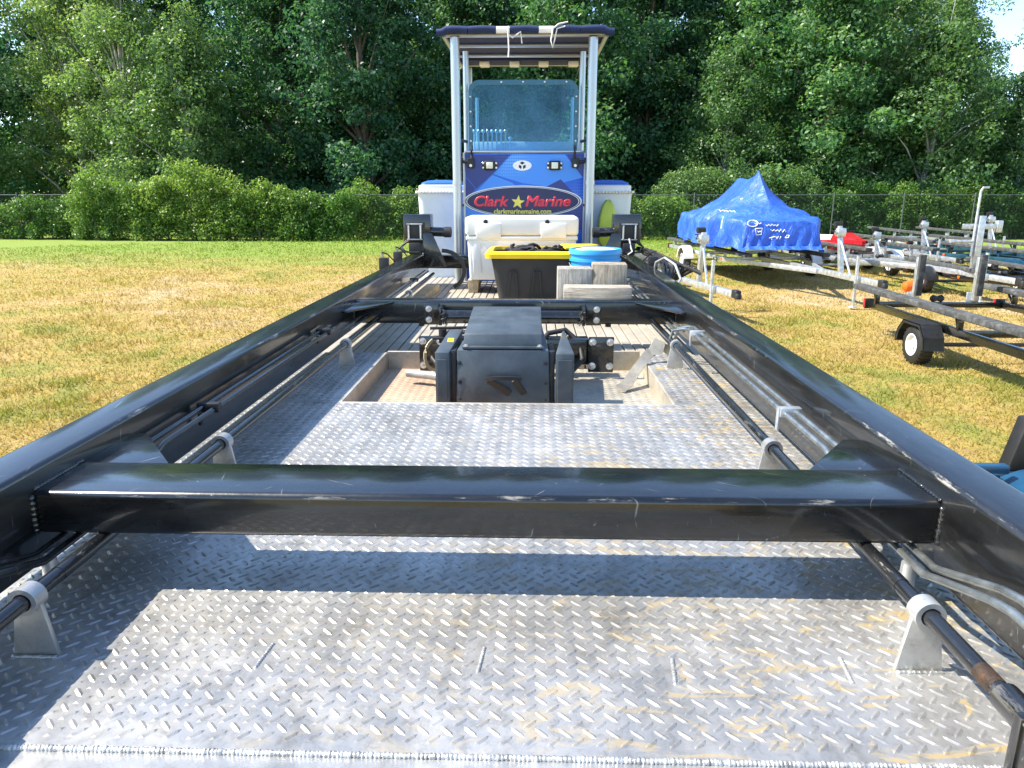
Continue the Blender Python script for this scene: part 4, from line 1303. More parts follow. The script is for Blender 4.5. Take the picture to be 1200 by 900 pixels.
ptxt('clarkmarinemaine.com', 579, 646, 244.6, 250.6, M['yellow_print'], 'web_address', shear=0, bold=0.022)
sc_ = atY(607, 237, CY); sr = ex * .118
st = P().prism([(sc_.x + sr * (1 if k % 2 == 0 else .42) * math.sin(math.pi * k / 5 + .12), CY - .0086, sc_.z + sr * (1 if k % 2 == 0 else .42) * math.cos(math.pi * k / 5 + .12)) for k in range(10)], (0, -.0012, 0))
st.build('logo_star', M['yellow_print'], ov, ang=0)
# builder's badge
bc_ = atY(612, 194, CY); bex = atY(623, 194, CY).x - bc_.x; bez = atY(612, 188, CY).z - bc_.z
bd = oval(bc_.x, bc_.z, bex, bez, CY - .002, M['oval_white'], 'badge', cbo, 0.004)
for k in range(3):
    a = math.pi / 2 + k * 2 * math.pi / 3
    pts = []
    for (rr_, da) in ((.25, -.5), (.72, -.75), (.80, 0), (.72, .75), (.25, .5)):
        pts.append((bc_.x + bez * rr_ * math.cos(a + da), CY - .0065, bc_.z + bez * rr_ * math.sin(a + da)))
    P().prism(pts, (0, -.0012, 0)).build('badge_mark', M['black_print'], bd, ang=0)
for dx in (-.72, .72):
    P().lathe([(.005, 0), (.004, .003)], (bc_.x + bex * dx, CY - .006, bc_.z), (0, -1, 0), 10).build('badge_rivet', M['bolt'], bd)
# flood lights
for px in (574, 650):
    c = atY(px, 194, CY)
    fl = P().box(c.x - .045, c.x + .045, CY - .035, CY - .003, c.z - .036, c.z + .036, 0.012, 3).build('flood_light', M['black_dull'], con)
    P().box(c.x - .026, c.x + .026, CY - .040, CY - .034, c.z - .024, c.z + .024, 0.003).build('lens', M['lens'], fl)
    for dx in (-.052, .052):
        for dz in (-.017, .017):
            P().lathe([(.010, 0), (.010, .006), (.006, .010)], (c.x + dx, CY - .010, c.z + dz), (0, -1, 0), 10).build('screw', M['bolt'], fl)
    P().box(c.x - .06, c.x + .06, CY - .012, CY - .002, c.z - .028, c.z + .028, 0.004).build('light_flange', M['black_dull'], fl)
# windscreen
wy = CY + .02
w0, w1 = atY(549.5, 150, wy), atY(677, 150, wy)
wz1, wz0 = atY(613, 93.5, wy).z, atY(613, 180, wy).z
wc, wh = (w0.x + w1.x) / 2, (w1.x - w0.x) / 2
def rrect(cx, hw, z0, z1, rt, rb_, n=7):
    pts = []
    for (cx_, cz_, rad_, a0_) in ((cx + hw - rt, z1 - rt, rt, 0), (cx - hw + rt, z1 - rt, rt, 90), (cx - hw + rb_, z0 + rb_, rb_, 180), (cx + hw - rb_, z0 + rb_, rb_, 270)):
        for k in range(n + 1):
            a = R(a0_ + 90 * k / n)
            pts.append((cx_ + rad_ * math.cos(a), cz_ + rad_ * math.sin(a)))
    return pts
ws = thing('windscreen', 'teal tinted windscreen with rounded corners above the blue console', 'windscreen', (wc, wy, wz0))
outer = rrect(wc, wh, wz0, wz1, .085, .015)
inner = rrect(wc, wh - .030, wz0 + .024, wz1 - .036, .060, .008)
pane = P().prism([(a, wy, b_) for a, b_ in rrect(wc, wh - .012, wz0 + .01, wz1 - .014, .075, .01)], (0, .006, 0)).build('pane', M['glass'], ws, ang=0)
fr = P(); n_ = len(outer)
vs_ = [(a, wy - .006, b_) for a, b_ in outer] + [(a, wy - .006, b_) for a, b_ in inner] + [(a, wy + .012, b_) for a, b_ in outer] + [(a, wy + .012, b_) for a, b_ in inner]
fs_ = []
for k in range(n_):
    j = (k + 1) % n_
    fs_ += [(k, j, n_ + j, n_ + k), (2 * n_ + k, 3 * n_ + k, 3 * n_ + j, 2 * n_ + j), (k, 2 * n_ + k, 2 * n_ + j, j), (n_ + k, n_ + j, 3 * n_ + j, 3 * n_ + k)]
fr.add(vs_, fs_)
fro = fr.build('screen_frame', M['glass_rim'], ws, ang=30)
bp_ = None
for (u, v) in [(wc - wh + .015, wz0 + (wz1 - wz0) * k / 4) for k in (.7, 1.5, 2.3, 3.1)] + [(wc + wh - .015, wz0 + (wz1 - wz0) * k / 4) for k in (.7, 1.5, 2.3, 3.1)] + [(wc - wh + .17 * k + .09, wz1 - .016) for k in range(1, 5)] + [(wc - wh + .2 * k + .03, wz0 + .012) for k in range(0, 5)]:
    if bp_ is None:
        bp_ = P().lathe([(.008, 0), (.007, .004), (.003, .006)], (0, 0, 0), (0, -1, 0), 10).build('screw', M['bolt'], fro, world=False)
        bp_.location = Vector((u, wy - .006, v)) - Vector(ws.location)
    else:
        share(bp_, fro, Vector((u, wy - .006, v)) - Vector(ws.location))
for s, px in ((-1, 552), (1, 674)):
    c = atY(px, 190, CY)
    hg_ = P().box(c.x - .028, c.x + .028, CY - .045, CY - .003, c.z - .045, c.z + .03, 0.008)
    hg_.tube([(c.x, CY - .03, c.z), (c.x + s * .10, CY - .03, c.z + .004)], 0.012, 10)
    hg_.tube([(c.x - s * .005, CY - .028, c.z + .02), (c.x - s * .005, wy - .012, wz0 + .06)], 0.008, 8)
    ho = hg_.build('hinge_arm', M['black_dull'], ws)
    bolt((c.x, CY - .045, c.z - .028), (0, -1, 0), 0.008, ho)
P().box(pl + .005, pr_ - .005, CY - .008, CY + .05, pz + .001, pz + .016, 0.003).build('sill', M['pole'], con)
# dash behind the screen
dz0, dz1 = pz + .002, atY(613, 166, CY + .35).z
da = P().box(pl + .03, pr_ - .03, CY + .35, CY + .66, dz0, dz1, 0.006).build('dash_box', M['white_plastic'], con)
for k in range(9):
    c = atY(556 + k * 5.2, 172, CY + .30)
    lv = P().tube([(c.x, CY + .30, pz + .001), (c.x, CY + .295, dz1 + (.02 if k > 7 else .075))], 0.006, 7)
    lv.lathe([(.004, 0), (.014, .006), (.016, .016), (.010, .028)], (c.x, CY + .295, dz1 + (.01 if k > 7 else .065)), (0, 0, 1), 10)
    lv.build('control_lever', M['pole'] if k % 2 else M['white_rim'], con)

# ------------------------------------------------------------------ canopy tower
tow = thing('canopy_tower', 'silver tube tower carrying a flat navy canopy over the console', 'canopy', (XC, 6.6, ZS))
PY = 6.0
ptop = {}
for k_, (pxb, pxt) in enumerate(((537, 533.5), (690.5, 693.5))):
    bb = atY(pxb, 300, PY); tt_ = atY(pxt, 44, PY)
    x = (bb.x + tt_.x) / 2
    s = -1 if k_ == 0 else 1
    ptop[s] = x
    P().tube([(x, PY, ZS + .001), (x, PY, tt_.z)], 0.036, 18).build('pole', M['pole'], tow)
    P().tube([(x, PY + 1.25, ZS + .001), (x, PY + 1.25, tt_.z - .02)], 0.030, 14).build('pole', M['pole'], tow)
    P().tube([(x - s * .062, PY + .22, ZS + .001), (x - s * .062, PY + .22, tt_.z - .06)], 0.024, 12).build('inner_pole', M['pole'], tow)
    for z in (ZS + .62, ZS + .98, ZS + 1.12):
        P().tube([(x - s * .02, PY + .03, z), (x - s * .062, PY + .20, z)], 0.012, 8).build('spacer', M['black_dull'], tow)
    P().lathe([(.040, 0), (.040, .03)], (x, PY, ZS + .78), (0, 0, 1), 18).build('pole_joint', M['pole'], tow)
    P().tube([(x - s * .12, CY + .5, ZS + 1.05), (x - s * .12, CY + .5, ZS + 1.5)], 0.014, 8).build('grab_rail', M['pole'], tow)
cz = atY(615, 42, PY - .06).z
fx0, fx1 = atY(511, 38, PY - .06).x, atY(720, 36, PY - .06).x
cvr = P()
cvr.hexa([(fx0 + .04, PY - .04, cz + .035), (fx1 - .04, PY - .04, cz + .035), (fx1 - .06, PY + 1.40, cz + .035), (fx0 + .06, PY + 1.40, cz + .035)],
         [(fx0 + .03, PY - .04, cz + .060), (fx1 - .03, PY - .04, cz + .060), (fx1 - .06, PY + 1.40, cz + .060), (fx0 + .06, PY + 1.40, cz + .060)], 0.008)
cvo = cvr.build('canopy_cloth', M['navy_fabric'], tow)
# rolled front hem with white lashings between the laces
hemx = [511, 548, 581, 597, 631, 648, 680, 720]
for i in range(7):
    a, b_ = atY(hemx[i], 36, PY - .06).x, atY(hemx[i + 1], 36, PY - .06).x
    white = i in (2, 4)
    n_ = 7
    pts = [(a + (b_ - a) * k / (n_ - 1) * .985 + .003, PY - .06, cz + .042 + (.006 * math.sin(math.pi * k / (n_ - 1)) if not white else 0) - (.018 if (i == 0 and k < 2) or (i == 6 and k > 4) else 0)) for k in range(n_)]
    P().tube(pts, [.027 if not white else .025] * n_, 14).build('hem_wrap', M['oval_white'] if white else M['navy_fabric'], cvo, ang=60)
fz = cz + .012
for k, yb in enumerate((PY + .02, PY + .42, PY + .86, PY + 1.30)):
    x0, x1 = (fx0 + .05 + .02 * k, fx1 - .05 - .02 * k)
    P().tube([(x0, yb, fz + .012 - .001 * k), (x1, yb, fz + .012 - .001 * k)], 0.019, 12).build('cross_tube', M['pole'], tow)
for x in (fx0 + .05, fx1 - .05):
    P().tube([(x, PY - .02, fz + .004), (x * .985 + XC * .015, PY + 1.36, fz + .004)], 0.018, 12).build('side_tube', M['pole'], tow)
for px in (592, 612):
    pass
for px in (568, 603, 637, 672):
    c = atY(px, 68, PY + 1.12)
    ll = P().box(c.x - .045, c.x + .045, PY + 1.06, PY + 1.18, cz - .028, cz + .010, 0.008).build('spreader_light', M['white_rim'], tow)
    P().box(c.x - .036, c.x + .036, PY + 1.045, PY + 1.061, cz - .022, cz + .004, 0.003).build('lens', M['lens'], ll)
P().box(fx0 + .10, fx1 - .10, PY + 1.02, PY + 1.36, cz + .008, cz + .030, 0.006).build('electronics_box', M['navy_fabric'], tow)
def lace(pts, nm='lashing_cord'):
    P().tube(pts, 0.0055, 6).build(nm, M['twine'], tow, ang=60)
l1 = atY(596, 40, PY - .10)
lace([(l1.x, PY - .105, cz + .06), (l1.x - .003, PY - .104, cz + .01), (l1.x + .002, PY - .10, cz - .10), (l1.x - .002, PY - .10, cz - .155)])
lace([(l1.x, PY - .105, cz + .0), (l1.x + .03, PY - .10, cz - .02), (l1.x + .06, PY - .10, cz + .0), (l1.x + .09, PY - .10, cz + .02), (l1.x + .10, PY - .10, cz - .06)])
l2 = atY(648, 40, PY - .10)
lace([(l2.x + .11, PY - .105, cz + .085), (l2.x + .04, PY - .11, cz + .07), (l2.x, PY - .11, cz + .04), (l2.x - .015, PY - .105, cz - .04), (l2.x, PY - .10, cz - .09), (l2.x + .015, PY - .10, cz - .03), (l2.x + .03, PY - .105, cz + .04), (l2.x + .09, PY - .11, cz + .055)])

# ------------------------------------------------------------------ white tanks behind
for s, (pa, pb), lab in ((-1, (487, 546), 'white tank with blue cushion lid left of the console'), (1, (684, 743), 'white tank with blue cushion lid right of the console')):
    TY = 6.35
    a, b_ = atY(pa, 240, TY), atY(pb, 240, TY)
    ztp = atY(pa, 226, TY).z
    cx_, hw = (a.x + b_.x) / 2, (b_.x - a.x) / 2
    tk = thing('bait_tank', lab, 'tank', (cx_, TY + .22, ZS), 0, 'white tanks beside the console')
    q = P(); H_ = ztp - ZS - .002
    loft(q, [rr(hw - .05, .18, .001, .05), rr(hw - .015, .215, H_, .05)])
    q.build('shell', M['tank'], tk, world=False)
    rm = P()
    loft(rm, [rr(hw - .012, .218, H_ - .004, .05), rr(hw + .004, .234, H_, .05), rr(hw + .004, .234, H_ + .018, .05), rr(hw - .02, .21, H_ + .020, .05)], False, True)
    rm.build('rim', M['white_plastic'], tk, world=False)
    bd_ = P()
    for k in range(15):
        bd_.lathe([(.010, 0), (.010, .006), (.005, .012)], (-hw + .02 + (2 * hw - .04) * k / 14, -.233, H_ + .008), (0, -1, 0), 8)
    kind(bd_.build('rim_studs', M['bolt'], tk, world=False), 'stuff')
    ld = P()
    loft(ld, [rr(hw - .022, .205, H_ + .020, .05), rr(hw - .022, .205, H_ + .060, .05), rr(hw - .04, .19, H_ + .068, .05)], True, True)
    ldo = ld.build('lid', M['white_plastic'], tk, world=False)
    cu_ = P()
    loft(cu_, [rr(hw - .04, .19, H_ + .066, .05), rr(hw - .045, .185, H_ + .085, .05), rr(hw - .09, .14, H_ + .104, .05), rr(hw - .16, .08, H_ + .110, .03)], False, True)
    cu_.build('cushion', M['blue_lid'], ldo, world=False)
    if s > 0:
        c = atY(706, 250, TY - .02)
        fb = P()
        loft(fb, [[(p_[0] - hw + .20, p_[1] - .27, p_[2]) for p_ in rr(.052 * f, .030 * f, z, .02)] for f, z in ((1.0, .28), (1.5, .32), (1.6, .42), (1.35, .54), (.9, .62), (.35, .66))])
        M['lime'] = plain('lime_fender_vinyl', (0.52, 0.60, 0.06), 0.4, 0.0, 0.1, 8, 0.05)
        fo = fb.build('fender_float', M['lime'], None, world=False, ang=60)
        fo.location = tk.location; tag(fo, 'lime yellow fender hanging in front of the right white tank', 'fender')

# ------------------------------------------------------------------ trailers
TG = 'boat trailers parked on the right'
def wheel(root, x, y, rad, w, side, rim):
    t = P()
    c = (x, y, rad)
    ax = (side, 0, 0)
    t.lathe([(rad * .56, -w * .46), (rad * .80, -w * .5), (rad * .95, -w * .40), (rad, -w * .22), (rad, w * .22), (rad * .95, w * .40), (rad * .80, w * .5), (rad * .56, w * .46)], c, ax, 32, False, False)
    for k in range(26):
        a = 2 * math.pi * k / 26
        t.cbox((x, y + math.cos(a) * rad * .992, rad + math.sin(a) * rad * .992), (w * .8, .018, .012), 0, 1, (a + math.pi / 2, 0, 0))
    wo_ = t.build('wheel', M['rubber'], root, world=False, ang=40)
    r = P()
    r.lathe([(rad * .56, -w * .45), (rad * .58, w * .46), (rad * .53, w * .47), (rad * .48, w * .30), (rad * .40, w * .24), (rad * .16, w * .30), (rad * .15, w * .42), (rad * .09, w * .46)], c, ax, 28, True, True)
    r.build('rim', rim, wo_, world=False)
    for k in range(5):
        a = 2 * math.pi * k / 5
        P().lathe([(.012, 0), (.010, .016)], (x + side * w * .27, y + math.cos(a) * rad * .28, rad + math.sin(a) * rad * .28), ax, 6).build('lug_nut', M['bolt'], wo_, world=False)

def fender(root, x, y, rad, w, mat, square=False):
    p = P(); n = 12; r2 = rad + .07
    ins, out = [], []
    if square:
        prof = [(-r2 * 1.15, rad * .95), (-r2 * 1.05, rad + r2 * .45), (-r2 * .65, rad + r2 * .92), (r2 * .65, rad + r2 * .92), (r2 * 1.05, rad + r2 * .45), (r2 * 1.15, rad * .95)]
    else:
        prof = [(-r2 * math.cos(R(8 + 164 * k / n)), rad + r2 * math.sin(R(8 + 164 * k / n))) for k in range(n + 1)]
    m_ = len(prof)
    vs_ = []
    for (dy, z) in prof:
        s_ = (r2 - .012) / r2
        for xx in (x - w / 2, x + w / 2):
            vs_.append((xx, y + dy, z)); vs_.append((xx, y + dy * s_, rad + (z - rad) * s_))
    fs_ = []
    for i in range(m_ - 1):
        a, b_ = 4 * i, 4 * i + 4
        fs_ += [(a, a + 2, b_ + 2, b_), (a + 1, b_ + 1, b_ + 3, a + 3), (a, b_, b_ + 1, a + 1), (a + 2, a + 3, b_ + 3, b_ + 2)]
    fs_ += [(0, 1, 3, 2), (4 * m_ - 4, 4 * m_ - 2, 4 * m_ - 1, 4 * m_ - 3)]
    p.add(vs_, fs_)
    # outer skirt
    s_ = -1 if x < 0 else 1
    xe = x + s_ * w / 2
    sk = [(xe, y + dy, z) for dy, z in prof] + [(xe, y + dy * .86, rad + (z - rad) * .86) for dy, z in prof[::-1]]
    k_ = len(prof)
    p.add(sk, [(i, i + 1, 2 * k_ - 2 - i, 2 * k_ - 1 - i) for i in range(k_ - 1)])
    p.build('fender', mat, root, world=False, ang=25)

def trailer(name, label, loc, rz, L, W, T, fm, bunkm, bunk_z=0.70, wheel_y=1.9, rad=0.225, rim=None, fmat=None, sq=False,
            winch_h=0.75, posts=False, frame_z=0.46, bunk_in=0.08, jack=True, lean=0.16, mast=False, bunks=True):
    """local: rear at y=0, tongue towards +y"""
    root = thing(name, label, 'trailer', loc, rz, TG)
    hw = W / 2; z0, z1 = frame_z - .05, frame_z + .05
    kink = L * .62
    for s in (-1, 1):
        p = P()
        p.hexa([(s * hw - .03, 0, z0), (s * hw + .03, 0, z0), (s * hw + .03, kink, z0), (s * hw - .03, kink, z0)],
               [(s * hw - .03, 0, z1), (s * hw + .03, 0, z1), (s * hw + .03, kink, z1), (s * hw - .03, kink, z1)], 0.006)
        p.hexa([(s * hw - .029, kink + .001, z0 + .001), (s * hw + .029, kink + .001, z0 + .001), (s * .06 + .029, L + .05, z0 + .001), (s * .06 - .029, L + .05, z0 + .001)],
               [(s * hw - .029, kink + .001, z1 - .001), (s * hw + .029, kink + .001, z1 - .001), (s * .06 + .029, L + .05, z1 - .001), (s * .06 - .029, L + .05, z1 - .001)], 0.006)
        p.build('side_member', fm, root, world=False)
        if bunks:
            xb = s * (hw - bunk_in)
            bk = P().box(xb - .085, xb + .085, -.35, L * .80, bunk_z - .075, bunk_z, 0.014, 3).build('bunk_board', bunkm, root, world=False)
            for yb in (.25, L * .36, L * .60):
                br_ = P().box(xb - .03, xb + .03, yb, yb + .05, z1 - .01, bunk_z - .074, 0.003)
                br_.tube([(xb - s * .02, yb - .12, bunk_z - .05), (xb, yb + .02, z1 - .02)], 0.018, 6)
                br_.build('bunk_bracket', fm, root, world=False)
        wheel(root, s * (hw + .20), wheel_y, rad, .19, s, rim or M['white_rim'])
        fender(root, s * (hw + .20), wheel_y, rad, .24, fmat or fm, sq)
        P().box(min(s * hw, s * (hw + .10)), max(s * hw, s * (hw + .10)), wheel_y - .03, wheel_y + .03, rad + .02, rad + .08 + .14, 0.004).build('fender_stay', fm, root, world=False)
        tl = P().box(s * hw - .055, s * hw + .055, -.07, -.005, z0 - .01, z1 + .02, 0.006).build('tail_light', M['red_plastic'], root, world=False)
        P().box(s * hw - .062, s * hw + .062, -.004, .02, z0 - .015, z1 + .025, 0.004).build('lamp_bracket', M['black_dull'], tl, world=False)
        P().box(s * (hw + .031), s * (hw + .045), kink - .1, kink - .03, z0 + .03, z1 - .02, 0.003).build('side_marker', M['orange'], root, world=False) if s > 0 else P().box(s * (hw + .045), s * (hw + .031), kink - .1, kink - .03, z0 + .03, z1 - .02, 0.003).build('side_marker', M['orange'], root, world=False)
    for yb in (.02, L * .36, L * .60):
        P().box(-hw + .031, hw - .031, yb, yb + .07, z0 + .01, z1 - .015, 0.004).build('crossmember', fm, root, world=False)
    for yb in (.055, L * .36 + .035, L * .60 + .035):
        P().lathe([(.03, -.09), (.055, -.06), (.035, 0), (.055, .06), (.03, .09)], (0, yb, z1 + .037), (1, 0, 0), 12).build('keel_roller', M['rubber'], root, world=False)
    P().tube([(-hw - .12, wheel_y, rad), (hw + .12, wheel_y, rad)], 0.026, 10).build('axle', fm, root, world=False)
    P().box(-.045, .045, L * .60 + .071, L + T, z0 + .006, z1 + .006, 0.006).build('tongue', fm, root, world=False)
    cp = P().box(-.05, .05, L + T - .02, L + T + .14, z0 + .0, z1 + .03, 0.02, 3)
    cp.lathe([(.05, 0), (.055, .05), (.04, .09)], (0, L + T + .13, z0 - .005), (0, 0, 1), 14)
    cp.build('coupler', M['galv'] if fm is not M['galv'] else M['black_dull'], root, world=False)
    if winch_h:
        yw = L + T * .38
        wp = P().hexa([(-.04, yw - .04, z1 + .007), (.04, yw - .04, z1 + .007), (.04, yw + .05, z1 + .007), (-.04, yw + .05, z1 + .007)],
                      [(-.035, yw - .04 - lean, z1 + winch_h), (.035, yw - .04 - lean, z1 + winch_h), (.035, yw + .04 - lean, z1 + winch_h), (-.035, yw + .04 - lean, z1 + winch_h)], 0.005)
        wpo = wp.build('winch_post', fm, root, world=False)
        yt = yw - lean * .8; zt_ = z1 + winch_h * .8
        P().box(-.075, .075, yt - .05, yt + .08, zt_ - .02, zt_ + .13, 0.012).build('winch_housing', M['galv'], wpo, world=False)
        P().tube([(-.09, yt, zt_ + .06), (.09, yt, zt_ + .06)], 0.055, 14).build('winch_drum', M['galv'], wpo, world=False)
        P().tube([(.09, yt, zt_ + .06), (.13, yt, zt_ + .06), (.14, yt + .10, zt_ + .14), (.20, yt + .10, zt_ + .14)], 0.010, 7).build('winch_handle', M['black_dull'], wpo, world=False)
        P().tube([(-.07, yt - .11, zt_ + .20), (.07, yt - .11, zt_ + .20)], [.05, .05], 14).build('bow_roller', M['rubber'], wpo, world=False)
        P().tube([(0, yw + .35, z1), (0, yt + .02, zt_ - .05)], 0.020, 8).build('post_brace', fm, wpo, world=False)
    if jack:
        yj = L + T * .72
        jk = P().tube([(.10, yj, .16), (.10, yj, .95)], 0.030, 12)
        jk.tube([(.10, yj, .05), (.10, yj, .2)], 0.022, 10)
        jk.lathe([(.075, 0), (.075, .012), (.03, .03)], (.10, yj, .035), (0, 0, 1), 16)
        jk.box(.045, .10, yj - .05, yj + .05, frame_z - .06, frame_z + .07, 0.004)
        jo = jk.build('jack', M['galv'], root, world=False)
        P().tube([(.10, yj, .95), (.10, yj, 1.0), (.10, yj + .12, 1.0), (.10, yj + .12, .93)], 0.009, 7).build('jack_crank', M['black_dull'], jo, world=False)
    if posts:
        for xp in posts:
            po_ = P().box(xp - .035, xp + .035, -.02, .06, z1 + .001, z1 + .62, 0.006).build('guide_post', M['galv'], root, world=False)
            P().box(xp - .045, xp + .045, .061, .12, z1 + .08, z1 + .66, 0.01).build('guide_pad', M['rubber_worn'], po_, world=False)
            P().box(xp - .09, xp + .09, -.045, -.021, z0 - .04, z1 + .12, 0.006).build('post_clamp', M['galv'], po_, world=False)
    if mast:
        ym = L + T * .55
        mo = P().box(-.06, .06, ym - .05, ym + .05, z1 + .007, z1 + 1.05, 0.006).build('mast', M['galv'], root, world=False)
        P().tube([(.10, ym, z1 + .3), (.10, ym, z1 + 1.50), (.06, ym, z1 + 1.56), (-.05, ym, z1 + 1.56)], 0.022, 10).build('mast_tube', M['galv'], mo, world=False)
        P().box(-.42, .30, ym - .09, ym - .051, z1 + .80, z1 + .90, 0.005).build('mast_arm', M['galv'], mo, world=False)
        P().box(-.46, -.36, ym - .12, ym - .02, z1 + .74, z1 + .96, 0.006).build('arm_pad', M['galv'], mo, world=False)
        P().tube([(.10, ym, z1 + .58), (.55, ym, z1 + .58)], 0.030, 10).build('mast_roller', M['galv'], mo, world=False)
    return root

def head(dx, dy):     # rotation so that local +y points along (dx,dy)
    return math.atan2(-dx, dy)
trailer('boat_trailer', 'black bunk trailer with white wheel on the grass at right', (5.80, 10.6, 0), math.pi, 6.4, 1.86, 1.2, M['black'], M['rubber_worn'],
        bunk_z=0.71, wheel_y=1.85, rad=0.235, sq=True, fmat=M['black_dull'], posts=(0.30, -0.55), winch_h=0, jack=False, bunk_in=-0.02)
h1 = head(0.5, -2.45)
trailer('boat_trailer', 'galvanised trailer with winch post and jack nearest the right rail', (2.02, 17.2, 0), h1, 3.6, 1.15, 2.2, M['galv'], M['rubber_worn'], bunk_z=0.62, wheel_y=1.0, rad=0.22, winch_h=0.85, lean=-.10, fmat=M['white_rim'])
h2 = head(0.30, -3.3)
trailer('boat_trailer', 'long galvanised trailer carrying the tarp covered boat', (5.0, 22.0, 0), h2, 7.4, 1.9, 2.2, M['galv'], M['rubber_worn'], bunk_z=0.74, wheel_y=2.2, rad=0.30, winch_h=0.85, lean=.22, frame_z=0.52, fmat=M['white_rim'])
h3 = head(0.2, -3.3)
trailer('boat_trailer', 'low trailer with white fenders under the red watercraft', (8.25, 22.6, 0), h3, 3.6, 1.3, 1.6, M['galv'], M['rubber_worn'], bunk_z=0.46, wheel_y=2.2, rad=0.26, fmat=M['white_rim'], winch_h=0.7, jack=False, frame_z=0.34)
h4 = head(0.3, -3.2)
trailer('boat_trailer', 'galvanised trailer with tall mast and side arm far right', (7.35, 20.2, 0), h4, 4.6, 1.7, 2.6, M['galv'], M['rubber_worn'], bunk_z=0.84, wheel_y=1.6, rad=0.28, fmat=M['white_rim'], winch_h=0, mast=True, frame_z=0.5).location.x = 7.85
trailer('boat_trailer', 'dark trailer with black bunks behind the tall mast', (10.8, 21.5, 0), head(0.2, -3.2), 5.2, 1.8, 2.0, M['teal_hull'], M['rubber_worn'], bunk_z=0.86, wheel_y=2.0, rad=0.28, fmat=M['galv'], winch_h=0.7, frame_z=0.55)
trailer('boat_trailer', 'galvanised trailer cut by the right edge of the photo', (11.6, 17.6, 0), head(0.1, -3.2), 4.6, 1.8, 1.6, M['blue_steel'], M['rubber_worn'], bunk_z=0.80, wheel_y=2.6, rad=0.28, fmat=M['galv'], winch_h=0.0, frame_z=0.52)['label'] = 'blue framed trailer with grey fender at the right edge of the photo'

trailer('boat_trailer', 'small galvanised trailer between the red watercraft and tall mast', (9.6, 24.0, 0), head(0.1, -3.2), 4.4, 1.4, 2.4, M['galv'], M['rubber_worn'], bunk_z=0.78, wheel_y=1.8, rad=0.27, fmat=M['galv'], winch_h=0.8, frame_z=0.5)
trailer('boat_trailer', 'farthest galvanised trailer near the fence behind the mast', (12.6, 26.0, 0), head(-0.2, -3.2), 5.0, 1.8, 2.4, M['galv'], M['rubber_worn'], bunk_z=0.9, wheel_y=2.0, rad=0.3, fmat=M['white_rim'], winch_h=0.85, frame_z=0.55)
trailer('boat_trailer', 'black trailer low behind the guide posts of the near trailer', (9.2, 16.6, 0), head(-0.15, -3.2), 3.6, 1.5, 1.2, M['black'], M['rubber_worn'], bunk_z=0.62, wheel_y=1.2, rad=0.24, fmat=M['black_dull'], winch_h=0, jack=False, frame_z=0.42)
